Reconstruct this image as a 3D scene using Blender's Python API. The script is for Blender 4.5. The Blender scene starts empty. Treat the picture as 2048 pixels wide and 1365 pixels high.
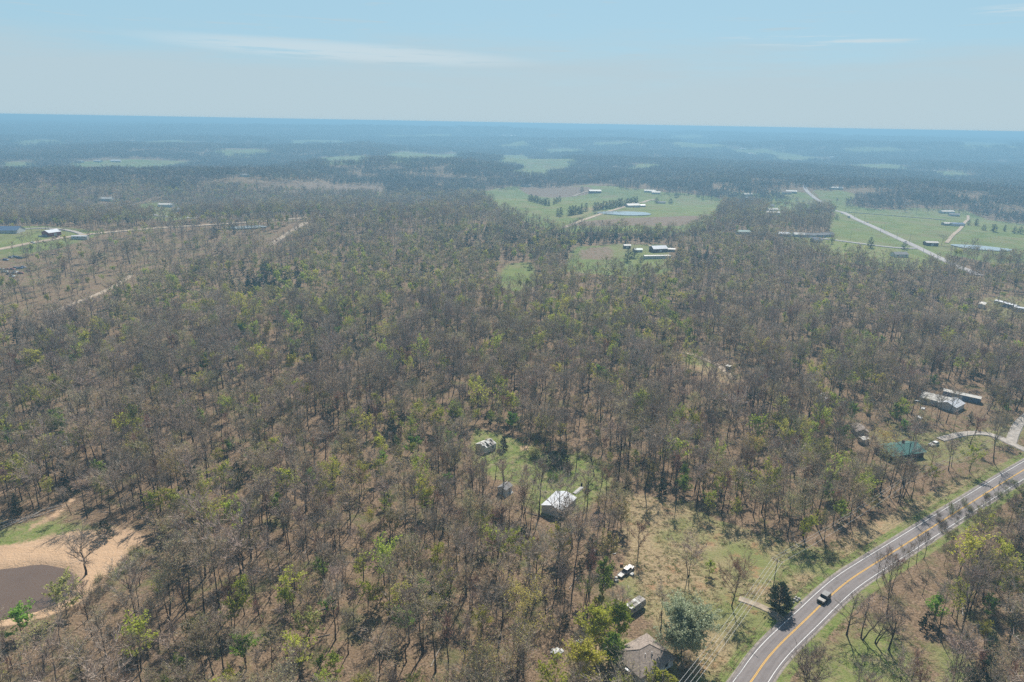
import bpy, math, random
import numpy as np
from mathutils import Vector, Matrix

# ---------------------------------------------------------------- camera, sky, sun, exposure
SC = bpy.context.scene
COL = SC.collection
CAM_H, PITCH, ROLL, FPX = 125.0, math.radians(17.74), math.radians(1.0), 1365.0
SUN_AZ, SUN_EL = math.radians(12.0), math.radians(46.0)      # azimuth clockwise from +Y (the viewing direction)

cam_d = bpy.data.cameras.new('camera'); cam = bpy.data.objects.new('camera', cam_d); COL.objects.link(cam)
cam_d.sensor_width = 36; cam_d.lens = 24; cam_d.clip_start = 1; cam_d.clip_end = 60000
_cr, _sr, _cp, _sp = math.cos(ROLL), math.sin(ROLL), math.cos(PITCH), math.sin(PITCH)
_right = Vector((_cr, _sr * _sp, _sr * _cp)); _up = Vector((-_sr, _cr * _sp, _cr * _cp)); _fwd = Vector((0, _cp, -_sp))
cam.matrix_world = Matrix(((_right.x, _up.x, -_fwd.x, 0), (_right.y, _up.y, -_fwd.y, 0), (_right.z, _up.z, -_fwd.z, CAM_H), (0, 0, 0, 1)))
SC.camera = cam

SC.view_settings.view_transform = 'Standard'; SC.view_settings.look = 'None'
SC.view_settings.gamma = 1; SC.view_settings.use_curve_mapping = False
SC.view_settings.exposure = 0.54
cy = SC.cycles
cy.max_bounces = 5; cy.diffuse_bounces = 3; cy.glossy_bounces = 2; cy.transmission_bounces = 3; cy.volume_bounces = 0
cy.transparent_max_bounces = 4; cy.caustics_reflective = False; cy.caustics_refractive = False
cy.use_denoising = False

sun_d = bpy.data.lights.new('sun', 'SUN'); sun = bpy.data.objects.new('sun', sun_d); COL.objects.link(sun)
sun_d.energy = 5.0; sun_d.angle = math.radians(0.5); sun_d.color = (1.0, 0.955, 0.88)
_sd = Vector((math.sin(SUN_AZ) * math.cos(SUN_EL), math.cos(SUN_AZ) * math.cos(SUN_EL), math.sin(SUN_EL)))
sun.rotation_euler = _sd.to_track_quat('Z', 'Y').to_euler(); sun.location = (0, 0, 500)

W = bpy.data.worlds.new('World'); SC.world = W; W.use_nodes = True


class NT:
    """tiny helper for wiring shader nodes"""
    def __init__(s, tree):
        s.t = tree; s.n = tree.nodes; s.l = tree.links
    def node(s, typ, **kw):
        n = s.n.new(typ)
        for k, v in kw.items():
            if k.startswith('in_'):
                key = k[3:]
                key = int(key) if key.isdigit() else key.replace('_', ' ')
                s.put(n.inputs[key], v)
            else:
                setattr(n, k, v)
        return n
    def put(s, sock, v):
        if isinstance(v, bpy.types.NodeSocket): s.l.new(v, sock)
        elif isinstance(v, bpy.types.Node): s.l.new(v.outputs[0], sock)
        else: sock.default_value = v
    def math(s, op, a, b=None, c=None, clamp=False):
        n = s.n.new('ShaderNodeMath'); n.operation = op; n.use_clamp = clamp
        for i, v in enumerate((a, b, c)):
            if v is not None: s.put(n.inputs[i], v)
        return n.outputs[0]
    def mix(s, f, a, b, mode='MIX'):
        n = s.n.new('ShaderNodeMix'); n.data_type = 'RGBA'; n.blend_type = mode
        s.put(n.inputs[0], f)
        for i, v in ((6, a), (7, b)):
            if isinstance(v, tuple) and len(v) == 3: v = (*v, 1)
            s.put(n.inputs[i], v)
        return n.outputs[2]
    def noise(s, vec, scale, detail=3, rough=0.55):
        n = s.n.new('ShaderNodeTexNoise'); s.put(n.inputs['Scale'], scale); s.put(n.inputs['Detail'], detail); s.put(n.inputs['Roughness'], rough)
        if vec is not None: s.put(n.inputs['Vector'], vec)
        return n.outputs[0]
    def ramp(s, f, a, b):
        n = s.n.new('ShaderNodeMapRange'); n.interpolation_type = 'SMOOTHSTEP'; n.clamp = True
        s.put(n.inputs[0], f); s.put(n.inputs[1], a); s.put(n.inputs[2], b)
        return n.outputs[0]


w = NT(W.node_tree); w.n.clear()
sky = w.node('ShaderNodeTexSky', sky_type='NISHITA', sun_disc=False, sun_elevation=SUN_EL, sun_rotation=SUN_AZ,
             altitude=300, air_density=1.0, dust_density=0.6, ozone_density=1.6)
tc = w.node('ShaderNodeTexCoord')
sep = w.node('ShaderNodeSeparateXYZ', in_0=tc.outputs['Generated'])
el = w.math('ARCSINE', sep.outputs[2])
az = w.math('ARCTAN2', sep.outputs[0], sep.outputs[1])
cv = w.node('ShaderNodeCombineXYZ', in_0=w.math('MULTIPLY', az, 2.2), in_1=w.math('MULTIPLY', el, 22.0), in_2=0.3)
n1 = w.noise(cv, 1.3, 6, 0.62)
cv2 = w.node('ShaderNodeCombineXYZ', in_0=w.math('MULTIPLY', az, 3.0), in_1=w.math('MULTIPLY', el, 60.0), in_2=4.7)
n2 = w.noise(cv2, 2.2, 7, 0.66)
# a sheet of thin high cloud that thickens towards the horizon, its top edge ragged, plus wisps above
edge = w.math('ADD', el, w.math('MULTIPLY', w.math('SUBTRACT', n1, 0.5), 0.16))
veil = w.math('SUBTRACT', 1.0, w.ramp(edge, 0.045, 0.125))
wisp = w.math('MULTIPLY', w.ramp(n2, 0.56, 0.72), w.math('SUBTRACT', 1.0, w.ramp(el, 0.1, 0.5)))
cloud = w.math('MAXIMUM', w.math('MULTIPLY', veil, 0.85), w.math('MULTIPLY', wisp, 0.75))
# one long streak of cirrus low over the left half and a few short ones high on the right
def streak(a0, e0, la, le, thr):
    q = w.math('ADD', w.math('POWER', w.math('DIVIDE', w.math('SUBTRACT', az, math.radians(a0)), math.radians(la)), 2.0), w.math('POWER', w.math('DIVIDE', w.math('SUBTRACT', el, w.math('SUBTRACT', math.radians(e0), w.math('MULTIPLY', az, 0.03))), math.radians(le)), 2.0))
    return w.math('MULTIPLY', w.ramp(q, 1.0, 0.0), w.ramp(n2, thr, thr + 0.16))
st = w.math('MAXIMUM', streak(-13, 4.5, 17, 0.85, 0.34), w.math('MAXIMUM', streak(35, 8.3, 5.0, 0.45, 0.42), streak(22, 6.6, 8, 0.6, 0.5)))
skyc = w.mix(w.math('SUBTRACT', 0.86, w.math('MULTIPLY', w.ramp(el, 0.18, 0.75), 0.8)), sky.outputs[0], (3.95, 6.45, 7.95))
skyc = w.mix(cloud, skyc, (5.05, 6.4, 7.1))
skyc = w.mix(w.math('MULTIPLY', st, 0.75), skyc, (6.3, 7.5, 8.1))
bg = w.node('ShaderNodeBackground', in_Color=skyc, in_Strength=0.066)
w.node('ShaderNodeOutputWorld', in_Surface=bg.outputs[0])

# ---------------------------------------------------------------- from a picture direction to a place on the ground
F1 = FPX
def ray(u, v):
    x = (u - 1024.0) / F1; y = -(v - 682.5) / F1
    d = _right * x + _up * y + _fwd
    return np.array((d.x, d.y, d.z))
def flat(u, v, z=0.0):
    d = ray(u, v); t = (z - CAM_H) / d[2]
    return np.array((d[0] * t, d[1] * t))
def az_of(u):
    d = ray(u, 400); return math.atan2(d[0], d[1])
def project(P):
    """pixel of world points (N,3): used only to judge which trees show largest"""
    q = P - np.array((0, 0, CAM_H))
    X = q @ np.array(_right); Y = q @ np.array(_up); Z = q @ np.array(_fwd)
    Z = np.where(Z < 1, 1, Z)
    return 1024 + F1 * X / Z, 682.5 - F1 * Y / Z, Z

def sstep(a, b, x):
    t = np.clip((x - a) / (b - a), 0, 1); return t * t * (3 - 2 * t)
_wr = np.random.RandomState(5)
_WAVES = [(2 * math.pi / L, a, th, ph) for L, a, th, ph in
          [(L, L ** 0.85, _wr.uniform(0, 6.28), _wr.uniform(0, 6.28)) for L in (1900, 1500, 1150, 820, 610, 430, 320)]]
_wn = sum(a for _, a, _, _ in _WAVES) * 0.45
def rolling(x, y):
    s = 0
    for k, a, th, ph in _WAVES:
        s = s + a * np.sin(k * (x * math.cos(th) + y * math.sin(th)) + ph + 0.7 * np.sin(k * 0.6 * (x * math.sin(th) - y * math.cos(th))))
    return s / _wn
# ridges: (px from, px to, distance, height, depth of the slope)
_RIDGES = [(az_of(-300), az_of(940), 850, 9, 130), (az_of(-300), az_of(900), 1180, -17, 170), (az_of(900), az_of(2400), 1440, -12, 150), (az_of(-300), az_of(640), 1560, 22, 190), (az_of(610), az_of(1010), 1950, 32, 240), (az_of(1380), az_of(2400), 1750, 14, 220),
           (az_of(200), az_of(800), 3300, 30, 380), (az_of(1000), az_of(1500), 4700, 34, 450), (az_of(1500), az_of(2300), 5200, 38, 480), (az_of(-200), az_of(500), 4400, 28, 500), (az_of(700), az_of(1250), 2700, 18, 250), (az_of(1250), az_of(1800), 2600, 20, 260), (az_of(-100), az_of(350), 2600, 22, 300), (az_of(300), az_of(1100), 6800, 34, 500), (az_of(1100), az_of(1900), 7600, 30, 500)]
_POND = flat(22, 1178)                        # the brown pond beside the orange dirt
_FLAT = []                                    # level spots: (x, y, rx, ry, z)
def h0(x, y):
    x = np.asarray(x, float); y = np.asarray(y, float)
    r = np.hypot(x, y); a = np.arctan2(x, y)
    z = np.interp(r, (0, 1000, 1700, 2600, 4400, 6800, 9000, 30000), (0, 0, -6, -26, -24, 18, 20, 12))
    z = z + sstep(230, 1500, r) * (7.5 + 4.5 * sstep(1800, 4000, r)) * rolling(x, y)
    z = z + 0.2 * np.sin(x / 31.0 + 1) * np.sin(y / 37.0) * sstep(60, 200, r)
    for a0, a1, d, hh, s in _RIDGES:
        wd = 0.06
        z = z + hh * np.exp(-((r - d) / s) ** 2) * sstep(a0 - wd, a0 + wd, a) * (1 - sstep(a1 - wd, a1 + wd, a))
    return z
def hgt(x, y):
    z = h0(x, y)
    e = np.hypot((x - _POND[0]) / 17.0, (y - _POND[1]) / 11.4)
    ang = np.arctan2(y - _POND[1], x - _POND[0])
    e = e + 0.035 * np.sin(3 * ang + 1) + 0.02 * np.sin(7 * ang)
    z = z - 1.6 * (1 - sstep(0.78, 1.22, e))
    for fx, fy, ca, sa, rx, ry, fz in _FLAT:
        u = (x - fx) * ca + (y - fy) * sa; v = -(x - fx) * sa + (y - fy) * ca
        q = 1 - sstep(1.0, 1.9, np.hypot(u / rx, v / ry))
        z = z * (1 - q) + fz * q
    return z
def PX(u, v, dz=0.0):
    """the place on the ground (or dz above it) seen at picture point (u, v) of the 2048 px photograph"""
    d = ray(u, v); o = np.array((0, 0, CAM_H))
    t = np.concatenate((np.arange(60, 700, 3.0), np.geomspace(700, 16000, 900)))
    P = o + t[:, None] * d
    below = P[:, 2] < hgt(P[:, 0], P[:, 1]) + dz
    if not below.any():
        p = o + 9000 * d / max(1e-6, np.hypot(d[0], d[1])); return np.array((p[0], p[1], float(hgt(p[0], p[1]))))
    i = int(np.argmax(below)); lo, hi = t[max(0, i - 1)], t[i]
    for _ in range(30):
        m = 0.5 * (lo + hi); p = o + m * d
        if p[2] < hgt(p[0], p[1]) + dz: hi = m
        else: lo = m
    p = o + hi * d
    return np.array((p[0], p[1], float(hgt(p[0], p[1]))))
def level(u, v, rx, ry, dz=0.0):
    p = PX(u, v); a = math.atan2(p[0], p[1]); _FLAT.append((p[0], p[1], math.cos(-a), math.sin(-a), rx, ry, p[2] + dz))
level(1250, 428, 42, 26); level(1962, 497, 33, 17); level(492, 456, 24, 12)

def poly(pts): return np.array([PX(u, v)[:2] for u, v in pts])
def pip(P, x, y):
    c = np.zeros(x.shape, bool); n = len(P); j = n - 1
    for i in range(n):
        xi, yi = P[i]; xj, yj = P[j]
        m = (yi > y) != (yj > y)
        with np.errstate(divide='ignore', invalid='ignore'):
            c ^= m & (x < (xj - xi) * (y - yi) / (yj - yi + 1e-12) + xi)
        j = i
    return c
def pdist(P, x, y, closed=True):
    """distance to a polyline"""
    d = np.full(x.shape, 1e9); n = len(P)
    for i in range(n if closed else n - 1):
        a = P[i]; b = P[(i + 1) % n]; ab = b - a; L = ab @ ab + 1e-9
        t = np.clip(((x - a[0]) * ab[0] + (y - a[1]) * ab[1]) / L, 0, 1)
        d = np.minimum(d, np.hypot(x - a[0] - t * ab[0], y - a[1] - t * ab[1]))
    return d
def sdist(P, x, y):
    d = pdist(P, x, y); return np.where(pip(P, x, y), -d, d)
def chaikin(P, n=3):
    P = np.asarray(P, float)
    for _ in range(n):
        Q = [P[0]]
        for a, b in zip(P[:-1], P[1:]): Q += [0.75 * a + 0.25 * b, 0.25 * a + 0.75 * b]
        Q.append(P[-1]); P = np.array(Q)
    return P
def resample(P, step):
    s = np.concatenate(([0], np.cumsum(np.hypot(*np.diff(P, axis=0).T)))); n = max(2, int(s[-1] / step) + 1)
    q = np.linspace(0, s[-1], n)
    return np.stack((np.interp(q, s, P[:, 0]), np.interp(q, s, P[:, 1])), 1)

# ---------------------------------------------------------------- object helpers
def tag(o, label=None, cat=None, group=None, kind=None):
    if label: o['label'] = label
    if cat: o['category'] = cat
    if group: o['group'] = group
    if kind: o['kind'] = kind
    return o
def thing(name, label, cat, loc, rz=0.0, group=None, scale=None):
    o = bpy.data.objects.new(name, None); COL.objects.link(o); o.empty_display_size = 0.3
    o.location = loc; o.rotation_euler = (0, 0, rz)
    if scale: o.scale = scale
    return tag(o, label, cat, group)
def link(name, me, parent=None):
    o = bpy.data.objects.new(name, me); COL.objects.link(o)
    if parent is not None: o.parent = parent
    return o
def copy_tree(o, parent=None):
    c = o.copy(); COL.objects.link(c)
    if parent is not None: c.parent = parent
    for ch in list(o.children): copy_tree(ch, c)
    return c

class MB:
    """collects faces, then builds ONE mesh"""
    def __init__(s): s.V = []; s.F = []; s.M = []
    def face(s, pts, m=0):
        i = len(s.V); s.V += [tuple(p) for p in pts]; s.F.append(tuple(range(i, i + len(pts)))); s.M.append(m)
    def hexa(s, b, t, m=0):
        i = len(s.V); s.V += [tuple(p) for p in b] + [tuple(p) for p in t]
        for f in ((3, 2, 1, 0), (4, 5, 6, 7), (0, 1, 5, 4), (1, 2, 6, 5), (2, 3, 7, 6), (3, 0, 4, 7)):
            s.F.append(tuple(i + k for k in f)); s.M.append(m)
        return s
    def box(s, c, d, rz=0.0, m=0):
        x, y, z = c; a, b, e = d[0] / 2, d[1] / 2, d[2] / 2; ca, sa = math.cos(rz), math.sin(rz)
        q = [(x + ca * p - sa * r, y + sa * p + ca * r) for p, r in ((-a, -b), (a, -b), (a, b), (-a, b))]
        return s.hexa([(*k, z - e) for k in q], [(*k, z + e) for k in q], m)
    def tube(s, pts, rad, n=6, m=0, cap=True):
        pts = [Vector(p) for p in pts]
        if not hasattr(rad, '__len__'): rad = [rad] * len(pts)
        i0 = len(s.V)
        for k, p in enumerate(pts):
            d = (pts[min(k + 1, len(pts) - 1)] - pts[max(k - 1, 0)]).normalized()
            u = d.orthogonal().normalized() if abs(d.z) > 0.95 else Vector((0, 0, 1)).cross(d).normalized()
            v = d.cross(u)
            for j in range(n):
                t = 2 * math.pi * j / n; s.V.append(tuple(p + (u * math.cos(t) + v * math.sin(t)) * rad[k]))
        for k in range(len(pts) - 1):
            for j in range(n):
                a = i0 + k * n + j; b = i0 + k * n + (j + 1) % n
                s.F.append((a, b, b + n, a + n)); s.M.append(m)
        if cap:
            s.F.append(tuple(i0 + j for j in reversed(range(n)))); s.M.append(m)
            e = i0 + (len(pts) - 1) * n; s.F.append(tuple(e + j for j in range(n))); s.M.append(m)
        return s
    def prism(s, prof, y0, y1, m=0):
        """profile in x,z pushed along y"""
        n = len(prof); i = len(s.V)
        s.V += [(x, y0, z) for x, z in prof] + [(x, y1, z) for x, z in prof]
        s.F.append(tuple(i + k for k in range(n))); s.F.append(tuple(i + n + k for k in reversed(range(n)))); s.M += [m, m]
        for k in range(n):
            q = (k + 1) % n; s.F.append((i + k, i + n + k, i + n + q, i + q)); s.M.append(m)
        return s
    def mesh(s, name, mats, smooth=False):
        me = bpy.data.meshes.new(name); me.from_pydata(s.V, [], s.F)
        for mt in (mats if isinstance(mats, (list, tuple)) else [mats]): me.materials.append(mt)
        me.polygons.foreach_set('material_index', s.M)
        if smooth: me.polygons.foreach_set('use_smooth', [True] * len(s.F))
        me.update(); return me
    def obj(s, name, mats, parent=None, smooth=False): return link(name, s.mesh(name, mats, smooth), parent)

# ---------------------------------------------------------------- materials
def material(name):
    m = bpy.data.materials.new(name); m.use_nodes = True; t = NT(m.node_tree); t.n.clear(); return m, t
def finish(t, col, rough=0.85, bump=None, spec=0.25, metal=0.0, translucent=0.0, tcol=None):
    b = t.node('ShaderNodeBsdfPrincipled'); t.put(b.inputs['Base Color'], col if not (isinstance(col, tuple) and len(col) == 3) else (*col, 1))
    t.put(b.inputs['Roughness'], rough); b.inputs['Specular IOR Level'].default_value = spec; b.inputs['Metallic'].default_value = metal
    if bump is not None: t.l.new(bump, b.inputs['Normal'])
    sh = b.outputs[0]
    if translucent:
        tr = t.node('ShaderNodeBsdfTranslucent'); t.put(tr.inputs[0], tcol if tcol is not None else col)
        mx = t.node('ShaderNodeMixShader', in_0=translucent); t.l.new(sh, mx.inputs[1]); t.l.new(tr.outputs[0], mx.inputs[2]); sh = mx.outputs[0]
    t.node('ShaderNodeOutputMaterial', in_Surface=sh)
def simple(name, col, rough=0.7, var=0.25, scale=1.5, spec=0.25, metal=0.0, dirt=None, dirt_amt=0.5):
    m, t = material(name); tc = t.node('ShaderNodeTexCoord').outputs['Object']
    n = t.noise(tc, scale, 5, 0.6)
    c = t.mix(t.ramp(n, 0.3, 0.7), tuple(k * (1 - var) for k in col), tuple(min(1, k * (1 + var)) for k in col))
    if dirt: c = t.mix(t.math('MULTIPLY', t.ramp(t.noise(tc, scale * 0.45, 6, 0.7), 0.48, 0.66), dirt_amt), c, dirt)
    finish(t, c, rough, spec=spec, metal=metal); return m
def plant_mat(name, c0, c1, translucent=0.0, tcol=None, hue=0.12, rough=0.8):
    """colour differs from plant to plant and from clump to clump"""
    m, t = material(name); oi = t.node('ShaderNodeObjectInfo'); geo = t.node('ShaderNodeNewGeometry')
    n = t.noise(geo.outputs['Position'], 0.9, 2, 0.6)
    c = t.mix(t.ramp(n, 0.3, 0.7), c0, c1)
    v = t.math('ADD', 0.72, t.math('MULTIPLY', oi.outputs['Random'], 0.56))
    hs = t.node('ShaderNodeHueSaturation', in_Value=v, in_Color=c)
    t.put(hs.inputs['Hue'], t.math('ADD', 0.5, t.math('MULTIPLY', t.math('SUBTRACT', t.math('FRACT', t.math('MULTIPLY', oi.outputs['Random'], 7.31)), 0.5), hue)))
    col = hs.outputs[0]
    if translucent:
        tr = t.mix(1.0, col, tcol or (1, 1, 1), 'MULTIPLY')
        finish(t, col, rough, spec=0.15, translucent=translucent, tcol=tr)
    else: finish(t, col, rough, spec=0.1)
    return m
M = {}
M['bark'] = plant_mat('bark', (0.045, 0.037, 0.031), (0.085, 0.072, 0.062), hue=0.03)
M['twig'] = plant_mat('twig', (0.305, 0.232, 0.180), (0.480, 0.385, 0.305), hue=0.035)
M['twig_red'] = plant_mat('twig_red', (0.300, 0.180, 0.130), (0.430, 0.270, 0.195), hue=0.03)
M['bud_tan'] = plant_mat('bud_tan', (0.380, 0.310, 0.160), (0.540, 0.450, 0.250), 0.4, hue=0.05)
M['bud_olive'] = plant_mat('bud_olive', (0.330, 0.300, 0.110), (0.480, 0.430, 0.170), 0.45, hue=0.06)
M['bud_gold'] = plant_mat('bud_gold', (0.420, 0.330, 0.080), (0.560, 0.460, 0.120), 0.4, hue=0.02)
M['leaf_lime'] = plant_mat('leaf_lime', (0.360, 0.390, 0.050), (0.520, 0.530, 0.095), 0.5, hue=0.05)
M['leaf_green'] = plant_mat('leaf_green', (0.190, 0.300, 0.045), (0.310, 0.410, 0.080), 0.5, hue=0.05)
M['leaf_willow'] = plant_mat('leaf_willow', (0.430, 0.480, 0.290), (0.650, 0.690, 0.470), 0.58, hue=0.02)
M['needle'] = plant_mat('needle', (0.016, 0.029, 0.012), (0.040, 0.060, 0.025), 0.15, hue=0.05)
M['blossom'] = plant_mat('blossom', (0.62, 0.62, 0.56), (0.8, 0.8, 0.76), 0.3, hue=0.01)
M['brush'] = plant_mat('brush', (0.160, 0.125, 0.085), (0.270, 0.205, 0.145), hue=0.05)
M['tuft_dry'] = plant_mat('tuft_dry', (0.330, 0.260, 0.150), (0.450, 0.370, 0.230), 0.5, hue=0.03)
M['tuft_green'] = plant_mat('tuft_green', (0.130, 0.190, 0.045), (0.210, 0.260, 0.075), 0.5, hue=0.04)
M['far_twig'] = plant_mat('far_twig', (0.125, 0.095, 0.078), (0.215, 0.168, 0.138), hue=0.05)  # darker than twig: the crowns' self-shadowing is put into the colour
M['far_olive'] = plant_mat('far_olive', (0.165, 0.150, 0.075), (0.250, 0.220, 0.105), 0.3, hue=0.05)

# ground
def ground_material():
    m, t = material('ground')
    P = t.node('ShaderNodeNewGeometry').outputs['Position']
    a1 = t.node('ShaderNodeAttribute', attribute_name='cover'); s1 = t.node('ShaderNodeSeparateColor', in_0=a1.outputs['Color'])
    a2 = t.node('ShaderNodeAttribute', attribute_name='cover_two'); s2 = t.node('ShaderNodeSeparateColor', in_0=a2.outputs['Color'])
    nb = t.noise(P, 0.035, 4, 0.6); nm = t.noise(P, 0.28, 5, 0.65); nf = t.noise(P, 1.7, 4, 0.7); ng = t.noise(P, 0.011, 3, 0.5)
    lit = t.mix(t.ramp(nf, 0.32, 0.68), (0.090, 0.060, 0.038), (0.310, 0.215, 0.140))
    lit = t.mix(t.math('MULTIPLY', t.ramp(nm, 0.40, 0.66), 0.6), lit, (0.190, 0.130, 0.075))
    lit = t.mix(t.math('MULTIPLY', t.ramp(t.noise(P, 0.09, 5, 0.7), 0.50, 0.68), 0.7), lit, (0.095, 0.110, 0.038))
    gr = t.mix(t.ramp(nf, 0.3, 0.7), (0.110, 0.150, 0.035), (0.205, 0.235, 0.075))
    gr = t.mix(t.math('MULTIPLY', t.ramp(nm, 0.40, 0.66), 0.8), gr, (0.265, 0.220, 0.115))
    dr = t.mix(t.ramp(nf, 0.3, 0.7), (0.215, 0.160, 0.085), (0.400, 0.305, 0.180))
    dr = t.mix(t.math('MULTIPLY', t.ramp(nb, 0.42, 0.62), 0.8), dr, (0.165, 0.195, 0.060))
    dr = t.mix(t.math('MULTIPLY', t.ramp(t.noise(P, 0.16, 4, 0.6), 0.55, 0.7), 0.7), dr, (0.345, 0.190, 0.105))
    di = t.mix(t.ramp(nf, 0.3, 0.75), (0.460, 0.305, 0.185), (0.515, 0.350, 0.220))
    rut = t.node('ShaderNodeMapping'); t.put(rut.inputs['Vector'], P); rut.inputs['Rotation'].default_value = (0, 0, -0.28); rut.inputs['Scale'].default_value = (0.03, 0.75, 1)
    di = t.mix(t.math('MULTIPLY', t.ramp(t.noise(rut.outputs[0], 1.0, 4, 0.6), 0.45, 0.65), 0.35), di, (0.545, 0.385, 0.255))
    di = t.mix(t.math('MULTIPLY', t.ramp(nb, 0.5, 0.66), 0.7), di, (0.400, 0.270, 0.175))
    br = t.mix(t.ramp(nm, 0.3, 0.7), (0.155, 0.110, 0.078), (0.245, 0.180, 0.125))
    pas = t.mix(t.ramp(nb, 0.3, 0.7), (0.118, 0.155, 0.045), (0.190, 0.210, 0.072))
    pas = t.mix(t.math('MULTIPLY', t.ramp(t.noise(P, 0.02, 5, 0.7), 0.46, 0.62), 0.65), pas, (0.210, 0.180, 0.095))
    gv = t.mix(t.ramp(nf, 0.3, 0.7), (0.340, 0.305, 0.270), (0.460, 0.420, 0.375))
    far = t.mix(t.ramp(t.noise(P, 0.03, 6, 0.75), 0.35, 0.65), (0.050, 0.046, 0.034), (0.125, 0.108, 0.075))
    wob = t.math('MULTIPLY', t.math('SUBTRACT', nm, 0.5), 0.8)
    def k(s): return t.ramp(t.math('ADD', s, wob), 0.38, 0.62)
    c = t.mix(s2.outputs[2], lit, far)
    c = t.mix(k(s2.outputs[1]), c, pas); c = t.mix(k(s2.outputs[0]), c, br)
    c = t.mix(k(s1.outputs[1]), c, dr); c = t.mix(k(s1.outputs[0]), c, gr); c = t.mix(k(s1.outputs[2]), c, di)
    c = t.mix(k(a2.outputs['Alpha']), c, gv)
    bp = t.node('ShaderNodeBump', in_Strength=0.9, in_Distance=0.35); t.put(bp.inputs['Height'], t.math('ADD', nf, t.math('MULTIPLY', nm, 1.6)))
    finish(t, c, 0.95, bp.outputs[0], spec=0.05); return m
M['ground'] = ground_material()
def asphalt():
    m, t = material('asphalt'); P = t.node('ShaderNodeNewGeometry').outputs['Position']
    at = t.node('ShaderNodeAttribute', attribute_name='run'); s = t.node('ShaderNodeSeparateXYZ', in_0=at.outputs['Vector'])
    ac = t.math('ABSOLUTE', s.outputs[0])                      # metres from the middle of the road
    tr = t.math('SUBTRACT', 1.0, t.ramp(t.math('ABSOLUTE', t.math('SUBTRACT', t.math('ABSOLUTE', t.math('SUBTRACT', ac, 1.55)), 0.78)), 0.12, 0.5))
    lv = t.node('ShaderNodeCombineXYZ', in_0=t.math('MULTIPLY', s.outputs[0], 2.2), in_1=t.math('MULTIPLY', s.outputs[1], 0.06), in_2=0.0)
    n = t.noise(P, 0.22, 5, 0.65); f = t.noise(P, 9.0, 3, 0.7); ln = t.noise(lv, 1.0, 4, 0.65)
    c = t.mix(t.ramp(n, 0.3, 0.7), (0.140, 0.120, 0.114), (0.190, 0.165, 0.157))
    c = t.mix(t.math('MULTIPLY', t.ramp(f, 0.4, 0.7), 0.45), c, (0.225, 0.197, 0.188))
    c = t.mix(t.math('MULTIPLY', tr, 0.42), c, (0.230, 0.202, 0.192))
    c = t.mix(t.math('MULTIPLY', t.ramp(ln, 0.52, 0.70), 0.5), c, (0.105, 0.090, 0.085))
    vo = t.node('ShaderNodeTexVoronoi', feature='DISTANCE_TO_EDGE', in_Scale=0.16); t.put(vo.inputs['Vector'], P)
    ck = t.math('SUBTRACT', 1.0, t.ramp(vo.outputs[0], 0.0, 0.022)); c = t.mix(t.math('MULTIPLY', ck, 0.12), c, (0.09, 0.08, 0.075))
    finish(t, c, 0.85, spec=0.3); return m
M['asphalt'] = asphalt()
M['far_road'] = simple('far_road', (0.33, 0.30, 0.285), 0.9, 0.12, 0.05)
M['dirt_road'] = simple('dirt_road', (0.38, 0.295, 0.21), 0.95, 0.18, 0.2)
M['gravel'] = simple('gravel', (0.34, 0.30, 0.26), 0.95, 0.25, 0.6)
M['track_soil'] = simple('track_soil', (0.34, 0.275, 0.205), 0.95, 0.35, 0.5, dirt=(0.22, 0.20, 0.10), dirt_amt=0.8)
M['shoulder'] = simple('shoulder', (0.25, 0.215, 0.185), 0.95, 0.3, 0.8)
M['paint_white'] = simple('paint_white', (0.74, 0.73, 0.70), 0.7, 0.1, 2.0, dirt=(0.45, 0.42, 0.4))
M['paint_yellow'] = simple('paint_yellow', (0.72, 0.40, 0.045), 0.7, 0.12, 2.0)
def water(name, col, rough=0.05, bump=0.08):
    m, t = material(name); P = t.node('ShaderNodeNewGeometry').outputs['Position']
    b = t.node('ShaderNodeBump', in_Strength=bump, in_Distance=0.05); t.put(b.inputs['Height'], t.noise(P, 2.2, 3, 0.6))
    c = t.mix(t.noise(P, 0.15, 3), tuple(k * 0.85 for k in col), tuple(k * 1.1 for k in col))
    finish(t, c, rough, b.outputs[0], spec=0.5); return m
M['water_brown'] = water('water_brown', (0.135, 0.088, 0.058), 0.12, 0.3)
M['water_sky_pale'] = water('water_sky_pale', (0.36, 0.37, 0.36), 0.04, 0.04)  # pale base colour stands in for the sky's reflection on far ponds
M['metal_roof'] = simple('metal_roof', (0.60, 0.61, 0.63), 0.45, 0.08, 0.7, metal=0.0, dirt=(0.42, 0.36, 0.30), dirt_amt=0.35)
M['metal_wall'] = simple('metal_wall', (0.50, 0.50, 0.50), 0.6, 0.1, 0.7, dirt=(0.32, 0.26, 0.2))
M['white_wall'] = simple('white_wall', (0.56, 0.55, 0.52), 0.7, 0.08, 0.8, dirt=(0.42, 0.38, 0.33), dirt_amt=0.4)
M['pale_roof'] = simple('pale_roof', (0.54, 0.50, 0.44), 0.6, 0.1, 0.5)
M['grey_shingle'] = simple('grey_shingle', (0.235, 0.225, 0.22), 0.9, 0.2, 3.0)
M['brown_shingle'] = simple('brown_shingle', (0.275, 0.225, 0.19), 0.92, 0.28, 2.2, dirt=(0.17, 0.14, 0.12))
M['green_metal'] = simple('green_metal', (0.060, 0.160, 0.132), 0.5, 0.1, 0.6, spec=0.4)
M['brick_dark'] = simple('brick_dark', (0.100, 0.060, 0.045), 0.9, 0.3, 4.0)
M['weathered_wood'] = simple('weathered_wood', (0.33, 0.30, 0.27), 0.9, 0.3, 2.0, dirt=(0.16, 0.13, 0.11))
M['white_wood'] = simple('white_wood', (0.60, 0.58, 0.54), 0.85, 0.2, 2.0, dirt=(0.3, 0.27, 0.24))
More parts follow.
